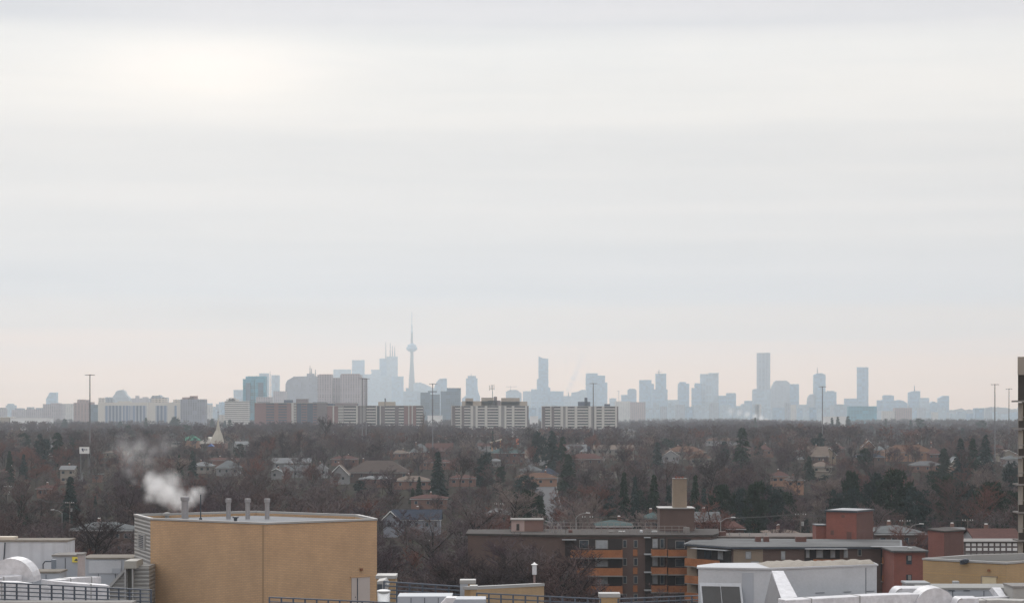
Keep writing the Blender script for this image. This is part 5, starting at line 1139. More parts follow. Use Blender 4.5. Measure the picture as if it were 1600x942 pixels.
H(1228, 1258, 743, 750, 5.2, 'hip', 'b', 'o', 'orange brick house with one bright white window right of the pines', depth=8, wins=2)
H(1246, 1264, 696, 703, 5.0, 'hip', 'r', 'W', 'white-walled house under dark red roof, left of the pair of gables', depth=9, wins=1)
H(1263, 1296, 697, 713, 4.4, 'gx', 't', 'B', 'wide tan slope roof left of the white-trimmed gable', depth=12)
H(1284, 1308, 698, 711, 4.4, 'gy', 't', 't', 'beige gable with white trim and dark windows', depth=11, wins=2, chim=False)
H(1298, 1322, 694, 701, 4.4, 'hip', 'r', 'r', 'bright dusky red roof behind the beige gable', depth=10)
H(1268, 1302, 721, 729, 3.4, 'hip', 't', 'c', 'pale walled bungalow with tall chimney below the tan slope roof', depth=9, wins=2)
H(1255, 1296, 734, 738, 2.6, 'flat', 't', 'c', 'beige flat roof strip below the pale walled bungalow', depth=5, wins=0, chim=False)
H(1346, 1369, 687.5, 699, 4.4, 'gy', 'o', 'o', 'tall orange gable with white trim at right', depth=10, wins=1)
H(1368, 1400, 694, 703, 4.2, 'hip', 's', 'o', 'grey hip roof between orange gable and long orange roof', depth=11)
H(1336, 1384, 708, 714, 4.2, 'hip', 'k', 'B', 'blue-black roof under the tall orange gable', depth=10)
H(1382, 1462, 695, 706.5, 4.6, 'hip', 'o', 'o', 'very long orange-tan hip roof over brick walls at right', depth=14, wins=6)
H(1452, 1472, 700, 709, 4.2, 'hip', 'r', 'r', 'small dark red roof joined at the end of the very long orange one', depth=10)
H(1424, 1474, 720, 727, 3.0, 'hip', 'g', 'b', 'grey roof below the end of the long orange roof', depth=9, chim=False)
H(1492, 1552, 712.5, 720, 5.4, 'gx', 'n', 'w', 'pale two-storey house row with grey-green roof at right', depth=10, wins=8, chim=False)
H(1486, 1502, 712.5, 722, 5.4, 'gy', 'p', 'c', 'cream end gable of the pale row at right', depth=9, wins=1, chim=False)
H(1476, 1515, 731, 735, 3.0, 'hip', 'o', 'o', 'low orange roof in front of the pale row', depth=7, wins=2)
H(1530, 1556, 735, 740, 3.0, 'hip', 'k', 'g', 'slate roof in front of the pale row at right', depth=7, wins=2, chim=False)
H(1559, 1592, 702.5, 710, 3.6, 'gy', 't', 'c', 'beige low gable near the right high-rise', depth=9, wins=2, chim=False)
H(1568, 1604, 711, 717, 3.6, 'hip', 's', 'W', 'silver roofed white house touching the right high-rise', depth=9, wins=3)
H(1540, 1580, 696, 700, 3.6, 'hip', 'r', 'b', 'faint reddish roof behind the beige low gable', depth=9)
# nearer
H(596, 624, 795, 812, 3.0, 'gy', 'k', 'l', 'pale blue gabled house with white trim right of the yellow plant room', depth=9, wins=1, chim=False, Yv=560)
H(612, 690, 795.5, 812, 3.0, 'gx', 'k', 'l', 'long blue-black roof joined to the pale blue gable', depth=10, wins=5, Yv=566)
H(759, 799, 793, 803, 3.8, 'hip', 'p', 'r', 'brick house under bright grey roof behind the pink stair head', depth=9, wins=2)
H(1008, 1036, 800, 810, 4, 'hip', 'n', 'b', 'dark green-grey roof left of the brown chimney block', depth=9, Yv=470)
H(1082, 1128, 799, 814, 5, 'gx', 's', 'r', 'slate grey roof on dark red brick right of the brown chimney block', depth=11, Yv=450, wins=3)
H(1366, 1450, 820, 834, 4, 'hip', 's', 'B', 'silver grey hip roof behind the red stair tower', depth=16, Yv=410, wins=4)
H(1200, 1256, 829, 836, 3, 'hip', 't', 'b', 'weathered tan hip roof just above the long pale roof', depth=14, Yv=425, wins=3)
H(1134, 1166, 814, 826, 4, 'hip', 'r', 'rb' if False else 'r', 'bright red roof left of the small ochre conifer', depth=12, Yv=440, chim=False)
H(930, 990, 812, 822, 4, 'hip', 'n', 'b', 'dark green roof behind the fenced flat roof', depth=12, Yv=450)
H(1484, 1514, 826, 832, 4, 'gx', 'p', 'W', 'pale roof with white end beside the right utility pole', depth=9, Yv=430, wins=2)
H(1524, 1602, 825, 846, 4, 'gx', 'r', 'W', 'broad red-brown roof at right above the rows of white windows', depth=16, Yv=400, wins=9)
H(640, 700, 772, 779, 3.2, 'hip', 'r', 'b', 'barely visible reddish roof in the trees right of the plant room', depth=9)
H(700, 745, 741, 747, 3.2, 'hip', 'r', 'b', 'long reddish roof left of the dark conifer pair', depth=9)
# white-windowed terrace in front of the red-brown roof
o = thing('terrace', 'terrace with three rows of small white windows at the right edge', 'terrace', (wx(1560, 378), 380, 0))
B(wx(1506, 380), wx(1640, 380), 380, 388, -.2, wz(846, 380)).build('wall', plain('terrace_wall', (0.14, 0.12, 0.115), .9, .15), o, True)
B(wx(1505, 380), wx(1641, 380), 379.5, 388.5, wz(846, 380), wz(845, 380)).build('roof', conc, o, True)
for r_ in range(3):
    for i in range(14):
        x = 1509 + i * 9.2
        w_ = B(wx(x, 380), wx(x + 6.4, 380), 379.85, 380.05, wz(852.5 + r_ * 7.4, 380), wz(848 + r_ * 7.4, 380)).build('window', white_p if r_ < 2 else conc, o, True)
HOUSES.append((1506, 1600, 845, 862, 379))
# white strip skylights, garage door
def onhouse(name, label, cat, x0, x1, y0, y1, Y, m, th=.3): 
    o = thing(name, label, cat, (wx((x0 + x1) / 2, Y), Y, G(Y)))
    MB().box(wx(x0, Y), wx(x1, Y), Y, Y + th, wz(y1, Y), wz(y0, Y)).build('panel', m, o, True); return o

# church with tent-like spire
Ych = 1250.0
o = thing('church', 'cream church with concave tent-like spire tapering to a thin mast', 'church', (wx(340, Ych), Ych, G(Ych)))
s = Ych / F; secs = []
prof = [(327.5, 350, 693), (330, 349, 687), (333, 347.2, 680), (337.3, 344.4, 672), (339.0, 342.8, 664), (339.9, 341.9, 657), (340.4, 341.3, 652)]
for a, b, y in prof:
    w_ = (b - a) / 2 * s; c_ = wx((a + b) / 2, Ych); z = wz(y, Ych)
    secs.append([(c_ - w_, Ych - w_ * .3, z), (c_ + w_ * .4, Ych - w_, z), (c_ + w_, Ych + w_ * .3, z), (c_ - w_ * .2, Ych + w_, z)])
MB().sweep(secs).build('spire', plain('church_cream', (0.42, 0.39, 0.33), .7, .08, .2), o, True)
MB().tube((wx(340.8, Ych), Ych, wz(653, Ych)), (wx(340.8, Ych), Ych, wz(640, Ych)), .22, .1).build('mast', mast_m, o, True)
MB().tube((wx(339.3, Ych), Ych, wz(644, Ych)), (wx(342.3, Ych), Ych, wz(644, Ych)), .16).build('cross_bar', mast_m, o, True)
MB().extrude_y([(wx(312, Ych), wz(690, Ych)), (wx(325, Ych), wz(682.5, Ych)), (wx(327, Ych), wz(684, Ych)), (wx(330, Ych), wz(693, Ych)), (wx(312, Ych), wz(693, Ych))], Ych, Ych + 14).build('side_wing', off_white, o, True)
B(wx(325, Ych), wx(352, Ych), Ych - 4, Ych + 12, G(Ych) - 1, wz(692.5, Ych)).build('base_hall', hb, o, True)
HOUSES.append((312, 352, 640, 694, Ych))
o = thing('tarpaulin_canopy', 'bright blue canopy beside the foot of the church spire', 'canopy', (wx(329, 1180), 1180, G(1180)))
MB().extrude_y([(wx(324, 1180), wz(697, 1180)), (wx(329, 1180), wz(693.5, 1180)), (wx(334, 1180), wz(697, 1180))], 1180, 1184).build('canopy_sheet', plain('blue_tarpaulin', (0.06, 0.14, 0.40), .6, .1), o, True)
for a in (324.5, 333.5): MB().tube((wx(a, 1180), 1181, G(1180)), (wx(a, 1180), 1181, wz(697, 1180)), .08).build('pole', mast_m, o, True)
HOUSES.append((323, 335, 692, 698, 1180))
# roadside billboard with dark mark
Yk = 900; o = thing('billboard', 'white roadside sign board with dark blue mark beside the left light mast', 'billboard', (wx(131.5, Yk), Yk, G(Yk)))
B(wx(124, Yk), wx(139.3, Yk), Yk, Yk + .4, wz(708.5, Yk), wz(698, Yk)).build('board', white_p, o, True)
navy = plain('navy_print', (0.03, 0.04, 0.10), .6, .05)
MB().lathe([(.45, -.03), (.45, .03)], n=12)
for x, y, w_, h_ in ((127.6, 700.2, 3.0, 2.2), (128.1, 702.0, 2.6, 2.2), (129.2, 703.8, 1.5, 1.6), (132, 700.6, 1.1, 3), (134, 701, 2.6, .8), (134, 703, 2.6, .8)):
    B(wx(x, Yk), wx(x + w_, Yk), Yk - .05, Yk - .005, wz(y + h_, Yk), wz(y, Yk)).build('printed_mark', navy, o, True)
for x in (126, 137.5): MB().tube((wx(x, Yk), Yk + .2, G(Yk)), (wx(x, Yk), Yk + .2, wz(708.5, Yk)), .14).build('post', mast_m, o, True)
HOUSES.append((123, 140, 697, 711, Yk))
# white truck under the conifers
def truck(px0, px1, y0, y1, label, m=white_p, name='delivery_truck', cat='truck'):
    h = 2.9; Y = solveY(y0, h); g = G(Y); L_ = (px1 - px0) / F * Y; o = thing(name, label, cat, (wx((px0 + px1) / 2, Y), Y, g))
    B(-L_ / 2, L_ * .22, -1.1, 1.1, .9, h).build('cargo_box', m, o)
    MB().extrude_y([(L_ * .24, .7), (L_ / 2, .7), (L_ / 2, 1.5), (L_ * .42, 2.3), (L_ * .24, 2.3)], -1.0, 1.0).build('cab', m, o)
    B(L_ * .43, L_ * .47, -.8, .8, 1.5, 2.0).build('windscreen', win_g, o)
    for x in (-L_ * .32, L_ * .34):
        for y in (-1.0, .8): MB().tube((x, y, .48), (x, y + .25, .48), .48, n=14).build('wheel', dark_metal, o)
    HOUSES.append((px0, px1, y0, y1, Y)); return o
truck(67, 83, 707, 714, 'white delivery truck parked below the dark conifers at left')
# orange sign post near the green-roofed house
Yo = 1250; o = thing('orange_sign', 'orange panel sign on a post in front of the first white slab', 'sign', (wx(808, Yo), Yo, G(Yo)))
B(wx(806.3, Yo), wx(810.5, Yo), Yo, Yo + .4, wz(694, Yo), wz(685, Yo)).build('panel', plain('orange_sign', (0.5, 0.14, 0.07), .6, .05), o, True)
MB().tube((wx(808.4, Yo), Yo + .3, G(Yo)), (wx(808.4, Yo), Yo + .3, wz(680, Yo)), .15).build('post', mast_m, o, True)
HOUSES.append((805, 812, 680, 696, Yo))
o = thing('orange_shelter', 'small yellow-orange open shelter left of the orange sign', 'shelter', (wx(776, Yo), Yo, G(Yo)))
for a in (768, 774, 781): B(wx(a, Yo), wx(a + 1.6, Yo), Yo, Yo + .5, G(Yo), wz(686.5 + (781 - a) * .2, Yo)).build('pillar', plain('ochre_paint', (0.5, 0.26, 0.12), .7), o, True)
MB().extrude_y([(wx(766, Yo), wz(690.5, Yo)), (wx(784, Yo), wz(685.2, Yo)), (wx(784, Yo), wz(687, Yo)), (wx(766, Yo), wz(692, Yo))], Yo - .5, Yo + 4).build('roof', cream, o, True)
HOUSES.append((766, 785, 685, 693, Yo))
Yo = 1300; o = thing('orange_sign', 'small orange-white sign above the red roof right of the long orange roof', 'sign', (wx(1455, Yo), Yo, G(Yo)))
B(wx(1454, Yo), wx(1457.5, Yo), Yo, Yo + .3, wz(693, Yo), wz(688, Yo)).build('panel', plain('orange_sign', (0.5, 0.14, 0.07)), o, True)
B(wx(1454.4, Yo), wx(1457, Yo), Yo - .06, Yo - .01, wz(691, Yo), wz(690, Yo)).build('white_stripe', white_p, o, True)
MB().tube((wx(1455.7, Yo), Yo + .3, G(Yo)), (wx(1455.7, Yo), Yo + .3, wz(690, Yo)), .12).build('post', mast_m, o, True)
HOUSES.append((1453, 1458, 687, 694, Yo))

# ================================================================ high light masts, street lamps, utility poles
def high_mast(px, yt, Y, label):
    g = G(Y); zt_ = wz(yt, Y); o = thing('light_mast', label, 'light mast', (wx(px, Y), Y, g), 0, 'tall highway light masts')
    MB().tube((0, 0, 0), (0, 0, zt_ - g), .36, .20, 10).build('pole', mast_m, o)
    MB().lathe([(.2, 0), (.7, .1), (.7, .3), (.2, .45)], (0, 0, zt_ - g - .4), 12).build('ring', mast_m, o)
    for k in range(6):
        t_ = R(60 * k + 10); e = Vector((math.cos(t_), math.sin(t_), 0)); a = MB().tube(e * .5 + Vector((0, 0, zt_ - g - .25)), e * 1.5 + Vector((0, 0, zt_ - g - .15)), .1)
        a.box(e.x * 1.7 - .35, e.x * 1.7 + .35, e.y * 1.7 - .25, e.y * 1.7 + .25, zt_ - g - .35, zt_ - g - .1).build('lamp_head', mast_m, o)
for px, yt, Y, lab in ((140.5, 585, 930, 'tall light mast at left rising behind the white sign board'), (566, 590.5, 1180, 'left mast of the close pair before the banded slab'), (572, 591, 1220, 'right mast of the close pair before the banded slab'),
                       (676, 599, 1180, 'light mast in front of the dark blue glass blocks'), (927, 598.5, 1150, 'light mast in front of the second white slab'), (1285, 603.5, 1150, 'light mast before the aerial-topped tower on the right'),
                       (1554.5, 600, 1050, 'taller of the two light masts near the right edge'), (1576.5, 607, 1300, 'shorter of the two light masts near the right edge')):
    high_mast(px, yt, Y, lab)
def lamp(px, yt, h, label, arm=-1, Y=None):
    Y = Y or solveY(yt, h); g = G(Y); h = wz(yt, Y) - g; o = thing('street_lamp', label, 'street lamp', (wx(px, Y), Y, g))
    MB().tube((0, 0, 0), (0, 0, h - .8), .11, .07).build('pole', silver, o); MB().path([(0, 0, h - .85), (arm * .8, 0, h - .25), (arm * 2.0, 0, h)], .055).build('arm', silver, o)
    MB().extrude_y([(arm * 1.9, h - .02), (arm * 2.0, h + .12), (arm * 2.75, h + .08), (arm * 2.8, h - .06)], -.18, .18).build('lamp_head', white_p, o)
    HOUSES.append((px - abs(2.9 / Y * F) - 1, px + 2, yt - 1, yt + 12, Y))
lamp(97, 796, 8.5, 'curved-arm street lamp below the big left spruce', -1)
lamp(900, 801, 9, 'leaning-arm street lamp behind the fenced flat roof', 1, 430)
lamp(1126, 808, 9, 'street lamp right of the slate grey roof by the brown chimney block', 1, 410)
lamp(1421, 818, 9, 'street lamp over the silver hip roof behind the red stair tower', 1, 425)
lamp(810, 671, 11, 'faint street lamp in front of the first white slab', -1)
lamp(1397, 669, 11, 'pale street lamp over the long orange roof', -1); lamp(1440, 678, 11, 'pale street lamp right of the first one over the long orange roof', -1)
def upole(px, yt, label, Y, h=None, arms=2):
    g = G(Y); z = wz(yt, Y) - g; o = thing('utility_pole', label, 'utility pole', (wx(px, Y), Y, g))
    wd = plain('pole_wood', (0.16, 0.14, 0.125), .9, .15)
    MB().tube((0, 0, 0), (0, 0, z), .16, .11, 8).build('pole', wd, o)
    for i in range(arms): B(-1.1, 1.1, -.08, .08, z - .5 - i * .9, z - .36 - i * .9).build('crossarm', wd, o)
    for x in (-1, -.5, .5, 1): MB().lathe([(.05, 0), (.08, .1), (.04, .22)], (x, 0, z - .36), 6).build('insulator', white_p, o)
    if arms > 1: MB().lathe([(.28, 0), (.28, .8), (.1, .85)], (.38, 0, z - 2.6), 10).build('transformer', silver, o)
    HOUSES.append((px - 3, px + 3, yt, yt + 18, Y)); return Vector((wx(px, Y), Y, wz(yt, Y) - .2))
wire_m = plain('wire', (0.05, 0.05, 0.05), .7)
polesA = [upole(12, 758, 'utility pole near the left picture edge', 640), upole(109, 783, 'utility pole in front of the big left spruce', 560), upole(779, 785, 'utility pole beside the bright grey roof behind the pink stair head', 540)]
polesB = [upole(663, 842, 'slim utility pole in the trees right of the plant room', 430, arms=1), upole(918, 805, 'slim utility pole behind the fenced flat roof', 430, arms=1), upole(1251, 801, 'utility pole with transformer above the long pale roof', 440), upole(1414, 811, 'utility pole standing at the silver hip roof', 440), upole(1512, 810, 'utility pole with one crossarm at right', 440, arms=1), upole(1600, 822, 'utility pole hidden by the right high-rise', 440, arms=1)]
def wires(ps, label):
    for a, b in zip(ps, ps[1:]):
        mb = MB()
        for dx in (-1, 0, 1):
            pts = []
            for i in range(13):
                t_ = i / 12; p = a.lerp(b, t_); p = p + Vector((dx, 0, -4 * .018 * (b - a).length * t_ * (1 - t_))); pts.append(p)
            mb.path(pts, .035, 3)
        o = mb.build('overhead_wires', wire_m); tag(o, label + ' between x poles'.replace('x ', '') if False else label, 'wires', 'sagging overhead wires strung between utility poles')

WL = 'sagging overhead wires strung between utility poles'
wires(polesB, WL); wires(polesA[:2], WL)
# ================================================================ trees
def prism3(V, Fc, a, b, ra, rb_):
    d = b - a; L_ = np.linalg.norm(d)
    if L_ < 1e-6: return
    d = d / L_; p = np.cross(d, [0, 0, 1.0] if abs(d[2]) < .9 else [1.0, 0, 0]); p /= np.linalg.norm(p); q = np.cross(d, p); n = len(V)
    for c, r in ((a, ra), (b, rb_)):
        for i in range(3): t_ = 2.0944 * i; V.append(c + (p * math.cos(t_) + q * math.sin(t_)) * r)
    for i in range(3): Fc.append((n + i, n + (i + 1) % 3, n + 3 + (i + 1) % 3)); Fc.append((n + i, n + 3 + (i + 1) % 3, n + 3 + i))
def blade(V, Fc, rg, a, b, w):
    d = b - a; p = np.cross(d, rg.normal(size=3)); L_ = np.linalg.norm(p)
    if L_ < 1e-9: return
    p = p / L_ * w / 2; n = len(V); V += [a - p, a + p, b]; Fc.append((n, n + 1, n + 2))
def bare(seed, h, counts, tw, spread=.36, upb=.5, trunk=.22):
    """one leafless tree: ((trunk verts, faces), (twig verts, faces)) with unit height h"""
    rg = np.random.default_rng(seed); TV, TF, CV, CF = [], [], [], []
    def grow(p, d, L_, r, lev):
        n = counts[lev] if lev < len(counts) else 0
        bend = rg.normal(size=3) * .12; m = p + d * L_ * .5; d2 = d + bend + np.array([0, 0, .12]); d2 /= np.linalg.norm(d2); e = m + d2 * L_ * .5
        if lev == 0 or lev == 1: prism3(TV, TF, p, m, r, r * .75); prism3(TV, TF, m, e, r * .75, r * .45)
        elif lev == 2: prism3(CV, CF, p, e, r, r * .3)
        else: blade(CV, CF, rg, p, e, max(tw, r * 2.2))
        for i in range(n):
            t_ = rg.uniform(.25, 1.0) if lev else rg.uniform(trunk * 1.6, 1.0)
            q = p + (m - p) * (t_ * 2) if t_ < .5 else m + (e - m) * (t_ * 2 - 1)
            az = rg.uniform(0, 2 * math.pi); s_ = spread * rg.uniform(.7, 1.5)
            ax = np.array([math.cos(az), math.sin(az), 0])
            dd = d * (1 - s_) + ax * s_ * 1.5 + np.array([0, 0, upb * .35]); dd /= np.linalg.norm(dd)
            grow(q, dd, L_ * rg.uniform(.42, .62) * (1.15 - .35 * t_ if lev else 1.15 - .45 * t_), r * (.48 if lev == 0 else .5), lev + 1)
    grow(np.zeros(3), np.array([0, 0, 1.0]), h * .72, h * .016, 0)
    zmx = max(v[2] for v in CV); k = h / zmx
    return (np.array(TV) * k, TF), (np.array(CV) * k, CF)
def conifer(seed, h, w, nb, tw, taper=1.0):
    rg = np.random.default_rng(seed); TV, TF, CV, CF = [], [], [], []
    prism3(TV, TF, np.array([0, 0, 0.]), np.array([0, 0, h * .97]), h * .014 + .08, .03)
    for i in range(nb):
        t_ = rg.uniform(0, 1) ** 1.25; z = h * (.09 + .9 * t_); rad = w / 2 * (1 - t_) ** taper * rg.uniform(.6, 1.12) + .12
        az = rg.uniform(0, 6.283); a = np.array([0, 0, z + rad * .15]); b = np.array([math.cos(az) * rad, math.sin(az) * rad, z - rad * .22])
        nseg = max(4, int(rad / tw * 2.6))
        for k in range(nseg):
            f = (k + rg.uniform(0, 1)) / nseg; f = .15 + .85 * f; c = a + (b - a) * f; s_ = az + rg.choice([-1, 1]) * rg.uniform(.4, 1.3); l_ = tw * rg.uniform(1.0, 2.0)
            e = c + np.array([math.cos(s_) * l_, math.sin(s_) * l_, -l_ * rg.uniform(.05, .6)]); blade(CV, CF, rg, c + np.array([0, 0, tw * .35]), e, tw * rg.uniform(.7, 1.2))
    return (np.array(TV), TF), (np.array(CV), CF)
def pine(seed, h, w, ncl, tw):
    rg = np.random.default_rng(seed); TV, TF, CV, CF = [], [], [], []
    prism3(TV, TF, np.array([0, 0, 0.]), np.array([0, 0, h * .85]), h * .02, .06)
    for i in range(ncl):
        az = rg.uniform(0, 6.283); t_ = rg.uniform(.12, .95); rmax = w / 2 * math.sqrt(max(.05, 1 - ((t_ - .45) / .58) ** 2)); rr = rmax * rg.uniform(.35, 1.0)
        c = np.array([math.cos(az) * rr, math.sin(az) * rr, h * t_]); prism3(TV, TF, np.array([0, 0, max(.5, h * t_ - rr * .5)]), c, .07, .03)
        R_ = rg.uniform(.5, 1.1) * w * .12
        for k in range(46):
            d = rg.normal(size=3); d /= np.linalg.norm(d); d[2] *= .6; s_ = c + d * R_ * rg.uniform(.4, 1.1); e = s_ + (d + np.array([0, 0, .35]) + rg.normal(size=3) * .5) * tw * 1.6
            blade(CV, CF, rg, s_, e, tw)
    return (np.array(TV), TF), (np.array(CV), CF)
def mesh_np(name, v, f, mat):
    me = bpy.data.meshes.new(name); me.vertices.add(len(v)); me.vertices.foreach_set('co', np.asarray(v, dtype=np.float32).ravel())
    f = np.asarray(f, dtype=np.int32); me.loops.add(f.size); me.loops.foreach_set('vertex_index', f.ravel()); me.polygons.add(len(f)); me.polygons.foreach_set('loop_start', np.arange(0, f.size, 3, dtype=np.int32))
    for m in (mat if isinstance(mat, list) else [mat]): me.materials.append(m)
    me.update(calc_edges=True); return me
TW = [twig('twigs_brown', (0.0993, 0.0680, 0.0651)), twig('twigs_grey', (0.1319, 0.1056, 0.1043)), twig('twigs_red_brown', (0.1479, 0.0712, 0.0593)), twig('twigs_violet', (0.0803, 0.0584, 0.0657)), twig('twigs_dark', (0.0464, 0.0350, 0.0360)), twig('twigs_pale', (0.1940, 0.1535, 0.1392))]
BK = [twig('bark_brown', (0.0408, 0.0326, 0.0299)), twig('bark_grey', (0.0680, 0.0626, 0.0585)), twig('bark_dark', (0.0272, 0.0231, 0.0224))]
GR = [twig('needles_dark', (0.0280, 0.0432, 0.0304)), twig('needles_blue', (0.0320, 0.0480, 0.0448)), twig('needles_olive', (0.0480, 0.0496, 0.0256)), twig('needles_brown', (0.0880, 0.0600, 0.0320))]
rt = random.Random(5)
# blockers: (x0,x1,ytop,ybottom,Y) regions of the picture plane that a nearer tree may not cover
BUILT = [(-75, 75, 90, 210), (wx(722, 340), wx(1130, 340), 334, 362), (wx(1070, 325), wx(1420, 325), 316, 362), (wx(1390, 312), wx(1520, 345), 308, 360), (wx(1588, 219), 90, 212, 245), (wx(1500, 380), wx(1660, 380), 374, 420)]
HB = [(wx(a, Y), wx(b, Y), Y - 2, Y + 16) for a, b, c, d, Y in HOUSES]
def hits_building(x, y, r):
    for a, b, c, d in BUILT:
        if a - r < x < b + r and c - r < y < d + r: return True
    for a, b, c, d in HB:
        if a - r * .4 < x < b + r * .4 and c - r * .4 < y < d: return True
    return False
def covers(x, y, h, r):
    px = CX + x * F / y; pr = r * F / y * .8; yt = HY + (HC - G(y) - h) * F / y; yb_ = HY + (HC - G(y)) * F / y; worst = 0
    for a, b, c, d, Y in HOUSES:
        if Y > y + 2 and px + pr > a and px - pr < b and yt < d - 1 and yb_ > c: worst = max(worst, (min(px + pr, b) - max(px - pr, a)) / (b - a + 1e-6) + .25)
    return worst
